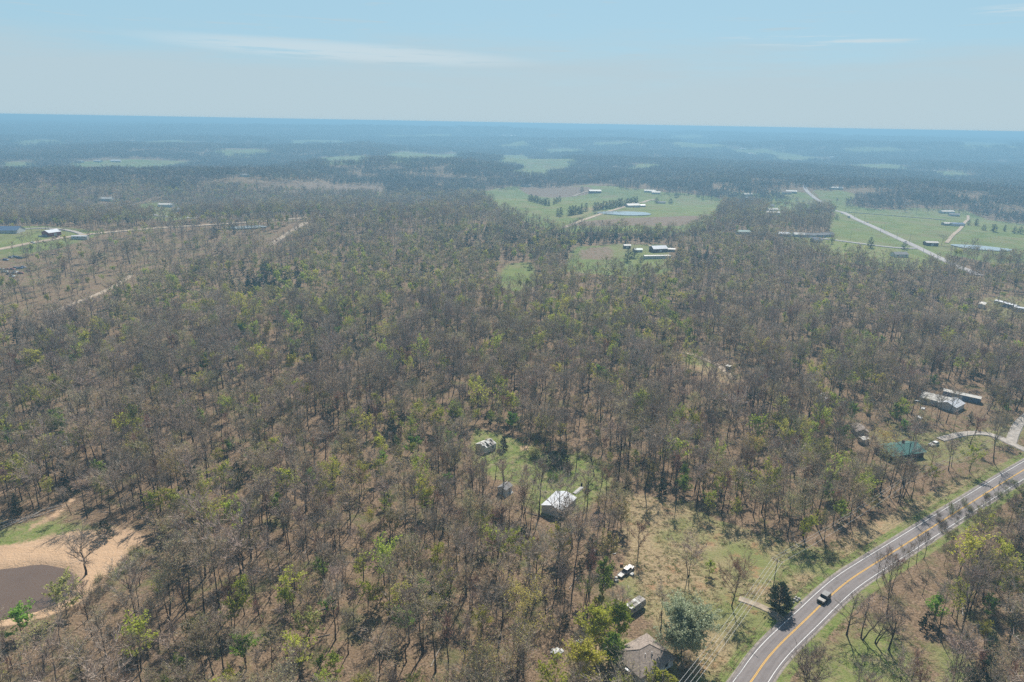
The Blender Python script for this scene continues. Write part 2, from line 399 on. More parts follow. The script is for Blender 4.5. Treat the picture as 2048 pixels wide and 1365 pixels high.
M['red_wall'] = simple('red_wall', (0.27, 0.055, 0.045), 0.75, 0.15, 0.8)
M['blue_roof'] = simple('blue_roof', (0.10, 0.15, 0.23), 0.6, 0.1, 0.8)
M['rust'] = simple('rust', (0.30, 0.16, 0.09), 0.9, 0.3, 1.0)
M['glass'] = simple('glass', (0.018, 0.022, 0.026), 0.08, 0.05, 1.0, spec=0.6)
M['tyre'] = simple('tyre', (0.018, 0.018, 0.018), 0.85, 0.2, 6.0)
M['rim'] = simple('rim', (0.40, 0.40, 0.41), 0.35, 0.1, 6.0, metal=0.7)
M['lamp_glass'] = simple('lamp_glass', (0.7, 0.7, 0.66), 0.15, 0.05, 3.0, spec=0.6)
M['tail_red'] = simple('tail_red', (0.35, 0.02, 0.02), 0.25, 0.05, 3.0)
M['pole_wood'] = simple('pole_wood', (0.17, 0.145, 0.125), 0.9, 0.25, 2.0)
M['insulator'] = simple('insulator', (0.55, 0.55, 0.54), 0.3, 0.05, 2.0)
M['wire'] = simple('wire', (0.72, 0.70, 0.66), 0.4, 0.05, 1.0)
M['log'] = simple('log', (0.36, 0.31, 0.26), 0.9, 0.3, 2.0, dirt=(0.15, 0.12, 0.1))
M['rock'] = simple('rock', (0.46, 0.44, 0.41), 0.9, 0.25, 2.0)
M['concrete'] = simple('concrete', (0.42, 0.40, 0.37), 0.9, 0.15, 1.5)
_paints = {}
def paint(c):
    if c not in _paints: _paints[c] = simple('car_paint', c, 0.42, 0.04, 1.0, spec=0.55)
    return _paints[c]

# ---------------------------------------------------------------- what covers the ground, as outlines on the ground
OPEN = {}
def area(name, pts, dens, drop=0.0):
    """drop: metres of tree that stand in front of the near edge, so the open ground reaches further towards us than it shows"""
    if drop:
        vm = sum(q[1] for q in pts) / len(pts); pts = [(u, v + (drop * F1 / np.hypot(*PX(u, v)[:2]) if v > vm else 0)) for u, v in pts]
    OPEN[name] = (poly(pts), dens)
area('pond', [(-90, 1085), (0, 1052), (60, 1035), (120, 1030), (190, 1045), (268, 1058), (305, 1095), (262, 1150), (205, 1190), (165, 1215), (95, 1240), (40, 1262), (-40, 1300), (-200, 1290)], 0.0)
area('pond_bank', [(300, 1090), (350, 1130), (300, 1190), (220, 1240), (120, 1290), (60, 1290), (165, 1215), (262, 1150)], 0.35)
area('pond_far', [(0, 1040), (70, 1030), (150, 995), (175, 1005), (120, 1035)], 0.05)
area('home', [(952, 858), (1030, 876), (1095, 910), (1165, 905), (1212, 928), (1222, 975), (1195, 1000), (1160, 1022), (1105, 1036), (1050, 1015), (1060, 975), (1000, 962), (950, 935), (940, 890)], 0.0)
area('field', [(1250, 985), (1330, 998), (1420, 1035), (1530, 1072), (1640, 1098), (1690, 1085), (1560, 1365), (1390, 1365), (1370, 1290), (1290, 1235), (1235, 1165), (1262, 1085), (1240, 1020)], 0.0)
area('verge', [(1640, 1098), (1720, 1050), (1800, 1012), (1930, 948), (2048, 905), (2300, 800), (2300, 880), (2048, 990), (1900, 1070), (1640, 1250), (1560, 1365), (1480, 1365)], 0.0)
area('yard', [(1690, 850), (1790, 845), (1900, 850), (2048, 830), (2200, 800), (2200, 830), (2048, 905), (1930, 945), (1860, 950), (1790, 940), (1735, 910)], 0.30)
area('grey_yard', [(1830, 775), (1960, 770), (1980, 815), (1860, 830)], 0.1)
area('east_grass', [(1560, 1365), (1610, 1295), (1690, 1235), (1760, 1225), (1830, 1270), (1880, 1330), (1880, 1400), (1500, 1480)], 0.02)
area('east_grass_far', [(1830, 1270), (1960, 1290), (2000, 1400), (1860, 1400)], 0.45)
area('trailers', [(1935, 590), (2048, 588), (2120, 590), (2120, 645), (1950, 640)], 0.25)
area('savanna', [(-200, 520), (0, 480), (120, 470), (300, 466), (430, 468), (585, 455), (600, 465), (560, 505), (450, 525), (360, 545), (290, 575), (180, 625), (90, 650), (-150, 660)], 0.44)
area('track_wood', [(1368, 700), (1400, 712), (1450, 735), (1480, 770), (1440, 775), (1400, 745), (1362, 730)], 0.15)
area('house_wood', [(1090, 1365), (1110, 1290), (1150, 1260), (1230, 1250), (1370, 1290), (1390, 1365)], 0.05)
# further off
area('meadow', [(1122, 522), (1150, 495), (1240, 488), (1335, 490), (1345, 522), (1290, 535), (1200, 528)], 0.0, 10)
area('glade', [(985, 545), (1015, 528), (1062, 524), (1080, 545), (1045, 558), (1000, 558)], 0.05, 10)
area('farm', [(935, 385), (985, 380), (1030, 372), (1180, 371), (1330, 384), (1425, 392), (1450, 402), (1430, 425), (1400, 440), (1360, 452), (1160, 450), (1128, 452), (1080, 440), (1000, 412)], 0.0, 10)
area('plot', [(1535, 386), (1625, 386), (1655, 412), (1610, 422), (1520, 408)], 0.12, 10)
area('east_farm', [(1625, 381), (1680, 380), (1720, 392), (1690, 408), (1760, 420), (1860, 416), (1930, 420), (1975, 440), (2200, 450), (2200, 512), (1990, 512), (1900, 495), (1885, 522), (1800, 505), (1660, 482), (1660, 440), (1672, 428), (1640, 400)], 0.0, 10)
area('lawn', [(1540, 462), (1660, 474), (1760, 492), (1850, 500), (1888, 522), (1780, 522), (1700, 508), (1600, 490)], 0.05, 10)
area('ridge_field', [(490, 366), (560, 361), (750, 366), (775, 377), (680, 382), (540, 374)], 0.02, 10)
area('west_home', [(-60, 462), (0, 457), (60, 452), (130, 455), (215, 466), (120, 480), (0, 500), (-60, 505)], 0.08, 10)
area('west_lot', [(238, 410), (330, 405), (385, 424), (330, 432), (262, 418)], 0.08, 10)
area('road_lots', [(640, 432), (700, 424), (840, 420), (860, 428), (700, 436)], 0.35)
area('farm_house', [(1450, 386), (1530, 386), (1540, 400), (1450, 402)], 0.3, 10)
area('gap', [(1540, 420), (1590, 420), (1585, 435), (1540, 432)], 0.25)
FARF = [[(140, 325), (230, 320), (400, 325), (300, 333), (150, 336)], [(640, 316), (720, 311), (765, 314), (720, 320), (650, 321)], [(772, 308), (827, 303), (835, 314), (780, 317)],
        [(827, 306), (920, 307), (930, 311), (830, 311)], [(990, 312), (1052, 309), (1075, 319), (1000, 321)], [(1020, 336), (1040, 322), (1100, 316), (1155, 320), (1150, 330), (1080, 340)],
        [(1230, 332), (1280, 327), (1325, 329), (1290, 334)], [(985, 288), (1045, 281), (1065, 290), (1000, 292)], [(1345, 286), (1400, 287), (1460, 292), (1400, 293), (1350, 291)],
        [(1536, 310), (1600, 310), (1660, 316), (1600, 319), (1540, 316)], [(250, 284), (380, 282), (400, 287), (270, 288)], [(760, 270), (900, 268), (920, 272), (780, 273)],
        [(1650, 270), (1800, 268), (1830, 272), (1680, 274)], [(1400, 263), (1500, 263), (1510, 266), (1410, 266)], [(1850, 345), (1920, 341), (1950, 346), (1880, 349)],
        [(1335, 271), (1400, 270), (1420, 274), (1350, 275)], [(1450, 300), (1530, 298), (1600, 304), (1500, 306)], [(0, 325), (60, 323), (90, 327), (20, 330)], [(420, 300), (520, 298), (560, 303), (450, 305)], [(560, 283), (680, 281), (700, 285), (580, 287)], [(1080, 300), (1160, 298), (1200, 303), (1100, 305)], [(1180, 284), (1260, 282), (1290, 286), (1200, 288)], [(1680, 296), (1780, 294), (1830, 299), (1700, 302)], [(1900, 286), (2000, 285), (2040, 290), (1920, 292)], [(20, 280), (120, 279), (150, 284), (40, 286)], [(1700, 330), (1780, 327), (1820, 332), (1730, 335)]]
for i, p in enumerate(FARF): area('far_field_%d' % i, p, 0.0, 21)
ROAD_PX = [(1330, 1610), (1415, 1480), (1502, 1365), (1526, 1328), (1553, 1296), (1587, 1263), (1621, 1231), (1645, 1207), (1690, 1166), (1741, 1133), (1792, 1101), (1861, 1057), (1929, 1014), (1997, 971), (2048, 940), (2180, 862), (2330, 790)]
ROAD = resample(chaikin(np.array([PX(u, v)[:2] for u, v in ROAD_PX]), 4), 2.0)
HIGHWAY = chaikin(np.array([PX(u, v)[:2] for u, v in [(1614, 366), (1607, 377), (1624, 394), (1662, 415), (1695, 432), (1740, 452), (1790, 475), (1830, 493), (1884, 520), (1960, 552)]]), 2)
LINES = [  # name, label, points, width, material
    ('highway', None, HIGHWAY, 7.8, 'far_road'),
    ('side_road', None, [(1555, 470), (1640, 477), (1720, 488), (1790, 497), (1832, 498)], 6.0, 'far_road'),
    ('side_road', None, [(1690, 425), (1780, 432), (1890, 441)], 3.5, 'far_road'),
    ('farm_track', None, [(1893, 487), (1907, 469), (1922, 459), (1937, 441), (1936, 432)], 4.0, 'dirt_road'),
    ('farm_track', None, [(1125, 457), (1180, 436), (1230, 421), (1262, 410), (1290, 402), (1312, 400)], 6.0, 'dirt_road'),
    ('farm_track', None, [(1145, 394), (1165, 386), (1192, 381)], 4.0, 'dirt_road'),
    ('country_road', None, [(232, 413), (262, 416), (300, 427), (350, 435), (392, 438)], 7.0, 'far_road'),
    ('country_road', None, [(-80, 512), (0, 500), (60, 487), (150, 473), (190, 468), (300, 458), (400, 452), (480, 447), (560, 441), (640, 435), (700, 432), (780, 429), (870, 427), (950, 432)], 6.0, 'dirt_road'),
    ('dirt_track', None, [(80, 640), (112, 622), (150, 607), (200, 588), (232, 572), (262, 552)], 3.6, 'dirt_road'),
    ('dirt_track', None, [(540, 492), (565, 475), (592, 458), (612, 446)], 5.5, 'dirt_road'),
    ('driveway', None, [(50, 459), (75, 457), (120, 459), (150, 464), (165, 470)], 5.0, 'gravel'),
    ('driveway', None, [(2060, 905), (2021, 888), (2000, 876), (1967, 866), (1925, 868), (1880, 880)], 3.6, 'gravel'),
    ('driveway', None, [(2021, 888), (2027, 868), (2038, 846), (2060, 828)], 3.6, 'gravel'),
    ('driveway', None, [(1478, 1198), (1500, 1205), (1530, 1217), (1552, 1230), (1566, 1243)], 2.1, 'track_soil'),
    ('dirt_track', None, [(1368, 706), (1400, 716), (1440, 732), (1468, 760)], 3.0, 'dirt_road'),
    ('driveway', None, [(1298, 492), (1318, 498), (1312, 506)], 4.0, 'dirt_road'),
    ('foot_path', None, [(1148, 988), (1158, 980), (1164, 975)], 1.1, 'concrete'),
    ('foot_path', None, [(1008, 995), (1018, 988), (1024, 984)], 1.0, 'concrete'),
]
for i, (nm, _, pts, wd, mt) in enumerate(LINES):
    P = pts if isinstance(pts, np.ndarray) else chaikin(np.array([PX(u, v)[:2] for u, v in pts]), 3)
    LINES[i] = (nm, None, resample(P, max(1.5, 0.012 * np.hypot(*P.mean(0)))), wd, mt)

def forest_density(x, y):
    d = np.ones(x.shape)
    r = np.hypot(x, y)
    for nm, (P, dens) in OPEN.items():
        lo, hi = P.min(0), P.max(0)
        k = np.nonzero((x > lo[0]) & (x < hi[0]) & (y > lo[1]) & (y < hi[1]))[0]
        if len(k):
            kk = k[pip(P, x[k], y[k])]; d[kk] = np.minimum(d[kk], dens)
    q = pdist(ROAD, x, y, False); d[q < 6.5] = 0
    k = np.nonzero(q < 19)[0]                              # the open strip on the near side of the road
    if len(k):
        i = np.argmin(np.hypot(x[k][:, None] - ROAD[None, :, 0], y[k][:, None] - ROAD[None, :, 1]), 1); i = np.clip(i, 1, len(ROAD) - 2); T = ROAD[i + 1] - ROAD[i - 1]
        side = T[:, 1] * (x[k] - ROAD[i, 0]) - T[:, 0] * (y[k] - ROAD[i, 1]); d[k] = np.where(side > 0, np.where(q[k] < 12, np.minimum(d[k], .06), np.minimum(d[k], .5)), d[k])
    for nm, _, P, wd, mt in LINES:
        lo, hi = P.min(0) - 15, P.max(0) + 15
        k = np.nonzero((x > lo[0]) & (x < hi[0]) & (y > lo[1]) & (y < hi[1]))[0]
        if len(k):
            kk = k[pdist(P, x[k], y[k], False) < wd / 2 + (1.2 if wd > 2 else 0.2) + (9 if nm in ('country_road', 'dirt_track', 'highway', 'side_road') and np.hypot(*P.mean(0)) > 300 else 0)]; d[kk] = 0
    return d
# ---------------------------------------------------------------- ground sheet
def build_ground():
    ang = np.concatenate((np.linspace(-0.80, 0.80, 381), np.linspace(0.80, 2 * math.pi - 0.80, 50)[1:-1]))
    rad = np.concatenate(([20, 60], np.geomspace(85, 700, 210), np.geomspace(700, 20000, 130)[1:]))
    na, nr = len(ang), len(rad)
    A, R = np.meshgrid(ang, rad); x = (R * np.sin(A)).ravel(); y = (R * np.cos(A)).ravel()
    z = hgt(x, y)
    V = np.stack((x, y, z), 1); V = np.vstack((V, (0, 0, float(hgt(0, 0)))))
    idx = np.arange(nr * na).reshape(nr, na)
    a = idx[:-1]; b = idx[1:]
    F = np.stack((a, b, np.roll(b, -1, 1), np.roll(a, -1, 1)), -1).reshape(-1, 4)[:, ::-1]
    c = nr * na; fan = [(c, idx[0][(j + 1) % na], idx[0][j]) for j in range(na)]
    me = bpy.data.meshes.new('ground'); me.from_pydata(V, [], F.tolist() + [tuple(int(q) for q in f)[::-1] for f in fan])
    me.polygons.foreach_set('use_smooth', [True] * len(me.polygons))
    me.materials.append(M['ground'])
    c1 = np.zeros((len(V), 4), np.float32); c2 = np.zeros((len(V), 4), np.float32)
    X, Y = V[:, 0], V[:, 1]; RR = np.hypot(X, Y)
    def soft(P, edge):
        out = np.zeros(len(V)); lo, hi = P.min(0) - edge, P.max(0) + edge
        k = np.nonzero((X > lo[0]) & (X < hi[0]) & (Y > lo[1]) & (Y < hi[1]))[0]
        if len(k): out[k] = 0.5 - 0.5 * np.clip(sdist(P, X[k], Y[k]) / edge, -1, 1)
        return out
    def put(arr, ch, val, amt=1.0): arr[:, ch] = np.maximum(arr[:, ch], val * amt)
    g = lambda n: OPEN[n][0]
    put(c1, 0, soft(g('home'), 7)); put(c1, 0, soft(g('pond'), 8), 0.75); put(c1, 0, soft(g('pond_far'), 6), 0.45)
    put(c1, 1, soft(g('field'), 6)); put(c1, 1, soft(g('house_wood'), 6), 0.6); put(c1, 1, soft(g('verge'), 5), 0.8); put(c1, 0, soft(g('east_grass'), 9), 0.66); put(c1, 1, soft(g('east_grass'), 9), 0.5); put(c1, 0, soft(g('east_grass_far'), 9), 0.7)
    put(c1, 0, soft(poly([(1560, 1110), (1610, 1100), (1640, 1130), (1590, 1165), (1545, 1180), (1500, 1170)]), 7), 0.8)
    dr = pdist(ROAD, X, Y, False); put(c1, 0, np.clip(1.15 - np.abs(dr - 5.2) / 2.6, 0, 1) * (RR < 900))
    put(c1, 0, soft(g('yard'), 10), 0.52); put(c1, 0, soft(g('trailers'), 10), 0.5)
    put(c1, 2, soft(poly([(-200, 1130), (-60, 1112), (0, 1092), (60, 1082), (150, 1062), (255, 1056), (292, 1078), (262, 1112), (232, 1140), (180, 1165), (140, 1162), (155, 1185), (142, 1200), (60, 1140), (0, 1165), (-200, 1190)]), 5))
    ep = np.hypot((X - _POND[0]) / 17.0, (Y - _POND[1]) / 11.4); put(c1, 2, np.clip(1.25 - np.abs(ep - 1.18) / 0.24, 0, 1)); c1[:, 0] *= sstep(1.3, 1.6, ep)
    put(c1, 2, soft(poly([(100, 1032), (140, 998), (150, 1000), (112, 1038), (60, 1062), (50, 1058)]), 3), 0.9)
    put(c1, 2, soft(poly([(1040, 893), (1058, 890), (1058, 899), (1042, 899)]), 3)); put(c1, 2, soft(poly([(1318, 728), (1345, 724), (1350, 738), (1325, 740)]), 5))
    put(c1, 1, soft(g('savanna'), 25), 0.38); put(c1, 1, soft(g('track_wood'), 10), 0.8)
    for n in ('farm', 'plot', 'east_farm', 'west_home', 'west_lot', 'glade', 'farm_house', 'meadow', 'gap'): put(c2, 1, soft(g(n), 12))
    put(c1, 0, soft(g('lawn'), 10))
    for n in list(OPEN):
        if n.startswith('far_field'): put(c2, 1, soft(g(n), 30))
    put(c2, 0, soft(g('ridge_field'), 20))
    put(c2, 0, soft(poly([(1036, 376), (1100, 371), (1180, 374), (1190, 384), (1165, 392), (1110, 396), (1060, 392)]), 14))
    put(c2, 0, soft(poly([(1150, 444), (1230, 438), (1400, 432), (1425, 427), (1400, 442), (1360, 452), (1150, 452)]), 12))
    put(c2, 0, soft(poly([(1150, 497), (1215, 490), (1240, 500), (1230, 522), (1150, 520)]), 8), 0.62)
    put(c1, 1, soft(poly([(1130, 424), (1190, 408), (1260, 404), (1200, 425), (1150, 440), (1128, 440)]), 15), 0.6)
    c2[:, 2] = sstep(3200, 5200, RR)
    for nm, arr in (('cover', c1), ('cover_two', c2)):
        at = me.color_attributes.new(nm, 'FLOAT_COLOR', 'POINT'); at.data.foreach_set('color', arr.ravel())
    me.update()
    return tag(link('ground', me), 'leaf littered and grassy ground', None, None, 'structure'), float(V[:, 2].min())
GROUND, ZMIN = build_ground()

def ribbon(name, P, off, wd, mat, lift, parent=None, skirt=0.0):
    """a strip along P whose middle runs off metres to the right"""
    T = np.gradient(P, axis=0); T /= np.hypot(*T.T)[:, None]; N = np.stack((T[:, 1], -T[:, 0]), 1)
    mb = MB(); L = P + N * (off - wd / 2); Rr = P + N * (off + wd / 2)
    lf = lift(P) if callable(lift) else lift
    zl = hgt(L[:, 0], L[:, 1]) + lf; zr = hgt(Rr[:, 0], Rr[:, 1]) + lf
    cols = [np.column_stack((L, zl)), np.column_stack((Rr, zr))]
    if skirt:
        L2 = P + N * (off - wd / 2 - skirt); R2 = P + N * (off + wd / 2 + skirt)
        cols = [np.column_stack((L2, hgt(L2[:, 0], L2[:, 1]) - 0.25))] + cols + [np.column_stack((R2, hgt(R2[:, 0], R2[:, 1]) - 0.25))]
    n = len(P); k = len(cols); V = np.stack(cols, 1).reshape(-1, 3)
    mb.V = V.tolist()
    for i in range(n - 1):
        for j in range(k - 1):
            a = i * k + j; mb.F.append((a, a + 1, a + k + 1, a + k)); mb.M.append(0)
    o = mb.obj(name, mat, parent)
    if name == 'road':
        w2 = wd / 2; ss = np.concatenate(([0], np.cumsum(np.hypot(*np.diff(P, axis=0).T)))); off4 = np.array([-w2, -w2, w2, w2]) if skirt else np.array([-w2, w2])
        a = o.data.attributes.new('run', 'FLOAT_VECTOR', 'POINT'); q = np.zeros((n, k, 3), np.float32); q[:, :, 0] = off4[None]; q[:, :, 1] = ss[:, None]; a.data.foreach_set('vector', q.ravel())
    return o
tag(ribbon('road_shoulder', ROAD, 0, 8.6, M['shoulder'], 0.05, skirt=0.8), 'worn earth shoulder beside the asphalt road', None, None, 'structure')
road = tag(ribbon('road', ROAD, 0, 7.5, M['asphalt'], 0.11, skirt=0.12), 'two lane asphalt road curving past the field', None, None, 'structure')
for off, wd, nm, mt in ((-3.1, 0.135, 'edge_line', 'paint_white'), (3.1, 0.135, 'edge_line', 'paint_white'), (-0.13, 0.13, 'centre_line', 'paint_yellow'), (0.13, 0.13, 'centre_line', 'paint_yellow')):
    ribbon(nm, ROAD, off, wd, M[mt], 0.118, road)
for i, (nm, _, P, wd, mt) in enumerate(LINES):
    tag(ribbon(nm, P, 0, wd, M[mt], lambda q, i=i: 0.07 + 0.004 * i + 0.0006 * np.hypot(q[:, 0], q[:, 1]), skirt=0.5), None, None, None, 'structure')

def blob(cx, cy, rx, ry, z, name, mat, ca=1, sa=0, seed=1, n=64):
    rs = np.random.RandomState(seed); ph = rs.uniform(0, 6.28, 4); mb = MB(); pts = []
    for k in range(n):
        t = 2 * math.pi * k / n; q = 1 + 0.07 * math.sin(2 * t + ph[0]) + 0.05 * math.sin(3 * t + ph[1]) + 0.03 * math.sin(5 * t + ph[2])
        u, v = rx * q * math.cos(t), ry * q * math.sin(t); pts.append((cx + u * ca - v * sa, cy + u * sa + v * ca, z))
    mb.face(pts); return mb.obj(name, mat)
tag(blob(_POND[0], _POND[1], 25, 16, float(hgt(*_POND)) + 0.85, 'pond', M['water_brown']), 'muddy brown pond below the orange dirt bank', None, None, 'structure')
for k, f in enumerate(_FLAT):
    tag(blob(f[0], f[1], f[4] * 0.9, f[5] * 0.9, f[6] + 0.25 + 0.0006 * math.hypot(f[0], f[1]), 'pond', M['water_sky_pale'], f[2], f[3], 7 + k), None, None, None, 'structure')

# ---------------------------------------------------------------- trees
def rot_about(v, axis, a): return Matrix.Rotation(a, 3, axis) @ v
class TreeGeo:
    def __init__(s): s.trunk = MB(); s.crown = MB()
def tri_strip(mb, a, b, wd, rng, m=0):
    """a thin tapering twig, one triangle"""
    d = b - a; s = d.cross(Vector((rng.uniform(-1, 1), rng.uniform(-1, 1), rng.uniform(-1, 1))))
    if s.length < 1e-5: s = d.orthogonal()
    s = s.normalized() * (wd / 2); mb.face((a - s, a + s, b), m)
def leaf(mb, p, sz, rng, m=1, up=0.3):
    n = Vector((rng.gauss(0, 1), rng.gauss(0, 1), rng.gauss(0, 1) + up)); n.normalize()
    u = n.orthogonal().normalized(); u = rot_about(u, n, rng.uniform(0, 6.28)); v = n.cross(u)
    k = rng.uniform(0.6, 1.0)
    mb.face((p - u * sz * 0.5, p + v * sz * 0.42 * k, p + u * sz * 0.5, p - v * sz * 0.42 * k), m)
def broadleaf(seed, H, spread, base=0.42, limbs=9, twigs=9, tw=0.06, leaf_n=0.0, leaf_sz=0.3, lean=0.05, gnarl=0.05, stems=1, detail=1.0, erect=0.75, trunk_r=None):
    """trunk and limbs go to .trunk; branchlets, twigs and leaves to .crown"""
    rng = random.Random(seed); g = TreeGeo(); sides = 5 if detail >= 1 else 3
    for st in range(stems):
        r0 = (trunk_r or (0.0115 * H + 0.04)) * (1 if stems == 1 else 0.75)
        az0 = rng.uniform(0, 6.28); ld = Vector((math.cos(az0), math.sin(az0), 0)) * (lean + (0.28 if stems > 1 else 0))
        h = H * rng.uniform(0.88, 1.0) if stems > 1 else H
        n = 7; pts = []; p = Vector((math.cos(az0) * 0.3 * (stems > 1), math.sin(az0) * 0.3 * (stems > 1), -0.4)); pts.append(p.copy())
        for k in range(1, n + 1):
            wob = Vector((rng.gauss(0, gnarl), rng.gauss(0, gnarl), 0)) * (h / n)
            p = p + (Vector((0, 0, 1)) * (1.0 if k > 1 else 1.05) + ld) * (h * 0.93 / n) + wob; pts.append(p.copy())
        rads = [r0 * (1.25 if k == 0 else 1.0) * (1 - 0.86 * (k / n) ** 0.9) for k in range(n + 1)]
        g.trunk.tube(pts, rads, sides, 0, False)
        def at(f):
            q = f * n; i = min(n - 1, int(q)); return pts[i].lerp(pts[i + 1], q - i), rads[i] + (rads[i + 1] - rads[i]) * (q - i)
        nl = max(3, int(limbs * (1 if stems == 1 else 0.65)))
        for k in range(nl):
            f = base + (0.97 - base) * (k + rng.uniform(0.1, 0.9)) / nl
            p0, rr = at(min(f, 0.985)); az = k * 2.4 + rng.uniform(-0.5, 0.5) + az0
            t = (f - base) / (1 - base); ln = 1.22 * spread * (0.55 + 0.9 * math.sin(math.pi * min(1, 0.25 + 0.72 * t))) * rng.uniform(0.7, 1.12) * (1.0 if t < 0.8 else 0.7)
            e = erect * rng.uniform(0.7, 1.2) + 0.35 * t
            d = Vector((math.cos(az) * math.cos(e), math.sin(az) * math.cos(e), math.sin(e)))
            lp = [p0]; q = p0.copy(); seg = 3
            for j in range(seg):
                d = (d + Vector((rng.gauss(0, 0.16 + gnarl), rng.gauss(0, 0.16 + gnarl), rng.gauss(0.10, 0.12)))).normalized()
                q = q + d * ln / seg; lp.append(q.copy())
            lr = [max(0.022, rr * 0.74 * (1 - 0.78 * j / seg)) for j in range(seg + 1)]
            g.trunk.tube(lp, lr, 3 if detail < 1.5 else 4, 0, False)
            nsub = max(3, int(9 * detail))
            for j in range(nsub):
                u = 0.25 + 0.75 * (j + rng.random()) / nsub; i = min(seg - 1, int(u * seg)); b0 = lp[i].lerp(lp[i + 1], u * seg - i)
                sd = (d + Vector((rng.gauss(0, 0.75), rng.gauss(0, 0.75), rng.gauss(0.15, 0.45)))).normalized(); sl = ln * rng.uniform(0.28, 0.55)
                b1 = b0 + sd * sl * 0.5; sd2 = (sd + Vector((rng.gauss(0, 0.3), rng.gauss(0, 0.3), rng.gauss(0.15, 0.25)))).normalized(); b2 = b1 + sd2 * sl * 0.5
                br = max(0.018, lr[i] * 0.52)
                g.crown.tube([b0, b1, b2], [br, br * 0.7, br * 0.3], 3, 0, False) if detail >= 1 else tri_strip(g.crown, b0, b2, br * 2.2, rng)
                for m_ in range(max(1, int(twigs * 0.72 * rng.uniform(0.7, 1.3)))):
                    u2 = rng.uniform(0.0, 1.0); c0 = b0.lerp(b1, u2 * 2) if u2 < 0.5 else b1.lerp(b2, u2 * 2 - 1)
                    td = (sd2 + Vector((rng.gauss(0, 0.6), rng.gauss(0, 0.6), rng.gauss(0.3, 0.5)))).normalized(); c1 = c0 + td * rng.uniform(0.4, 1.15) * spread * 0.36
                    tri_strip(g.crown, c0, c1, tw * 0.92 * rng.uniform(0.7, 1.4), rng)
                    if leaf_n:
                        for _ in range(int(leaf_n) + (rng.random() < leaf_n % 1)):
                            lpz = c0.lerp(c1, rng.uniform(0.4, 1.1)) + Vector((rng.gauss(0, 0.12), rng.gauss(0, 0.12), rng.gauss(0, 0.1))) * spread * 0.3
                            leaf(g.crown, lpz, leaf_sz * rng.uniform(0.6, 1.35), rng)
    return g
def cedar(seed, H, wd, n=1100, sz=0.55, rounded=0.0, detail=1.0):
    rng = random.Random(seed); g = TreeGeo()
    g.trunk.tube([(0, 0, -0.4), (rng.gauss(0, .05), rng.gauss(0, .05), H * 0.5), (0, 0, H * 0.93)], [0.02 * H + 0.04, 0.012 * H + 0.02, 0.02], 4, 0, False)
    lob = [(rng.uniform(0, 6.28), rng.uniform(0.75, 1.15), rng.uniform(0.1, 0.8)) for _ in range(9)]
    nb = max(16, int(n / 17))
    for k in range(nb):
        t = ((k + rng.random()) / nb) ** (1.15 - 0.3 * rounded); az = k * 2.4 + rng.gauss(0, 0.5); bump = 1.0
        for a, s, h in lob: bump += (s - 0.95) * math.exp(-((t - h) / 0.16) ** 2) * max(0, math.cos(az - a)) * 1.8
        prof = (1 - t) ** (0.8 - 0.35 * rounded) * min(1, 0.62 + t * 3.0); ln = wd * 0.5 * prof * bump * rng.uniform(0.72, 1.18) + 0.15
        rise = rng.uniform(0.1, 0.75) * (0.6 + 0.5 * t); b0 = Vector((0, 0, H * (0.05 + 0.92 * t) - ln * rise * 0.5)); d = Vector((math.cos(az), math.sin(az), rise))
        tri_strip(g.crown, b0, b0 + d * ln, 0.07, rng, 0)
        for j in range(17):
            u = 0.2 + 0.85 * math.sqrt(rng.random()); p = b0 + d * ln * u + Vector((rng.gauss(0, .2), rng.gauss(0, .2), rng.gauss(0, .13))) * (0.35 + 0.3 * ln)
            out = (d + Vector((rng.gauss(0, .55), rng.gauss(0, .55), rng.gauss(.1, .45)))).normalized(); side = out.cross(Vector((rng.gauss(0, .5), rng.gauss(0, .5), 1))).normalized()
            s = sz * rng.uniform(0.5, 1.25) * (0.55 + 0.6 * (1 - t)); g.crown.face((p - out * s * 0.35 - side * s * 0.3, p - out * s * 0.35 + side * s * 0.3, p + out * s * 0.8), 1)
    return g
def bushy(seed, H, wd, stems=26, tw=0.07, leaf_n=2, leaf_sz=0.25):
    """low tangle of stems"""
    rng = random.Random(seed); g = TreeGeo()
    for k in range(stems):
        a = rng.uniform(0, 6.28); r = wd * 0.5 * math.sqrt(rng.random()); b = Vector((r * 0.35 * math.cos(a), r * 0.35 * math.sin(a), -0.1))
        e = Vector((r * math.cos(a + rng.gauss(0, .3)), r * math.sin(a + rng.gauss(0, .3)), H * rng.uniform(0.55, 1.0) * (1 - 0.35 * (2 * r / wd) ** 2)))
        tri_strip(g.crown, b, e, tw, rng)
        for j in range(4):
            c0 = b.lerp(e, rng.uniform(0.3, 0.95)); c1 = c0 + Vector((rng.gauss(0, .4), rng.gauss(0, .4), rng.gauss(.25, .25))) * H * 0.45
            tri_strip(g.crown, c0, c1, tw * 0.7, rng)
            for _ in range(leaf_n): leaf(g.crown, c0.lerp(c1, rng.uniform(.3, 1.1)), leaf_sz * rng.uniform(.6, 1.3), rng)
    return g
def tuft(seed, n=14, H=0.5, wd=0.9):
    rng = random.Random(seed); mb = MB()
    for k in range(n):
        a = rng.uniform(0, 6.28); r = wd * 0.5 * math.sqrt(rng.random()); b = Vector((r * math.cos(a), r * math.sin(a), -0.03))
        tri_strip(mb, b, b + Vector((rng.gauss(0, .28), rng.gauss(0, .28), H * rng.uniform(.5, 1.1))), 0.13, rng)
    return mb
def meshes(g, nm, leafmat, twig='twig'):
    return (g.trunk.mesh(nm + '_trunk', M['bark']), g.crown.mesh(nm + '_crown', [M[twig], M[leafmat]]))
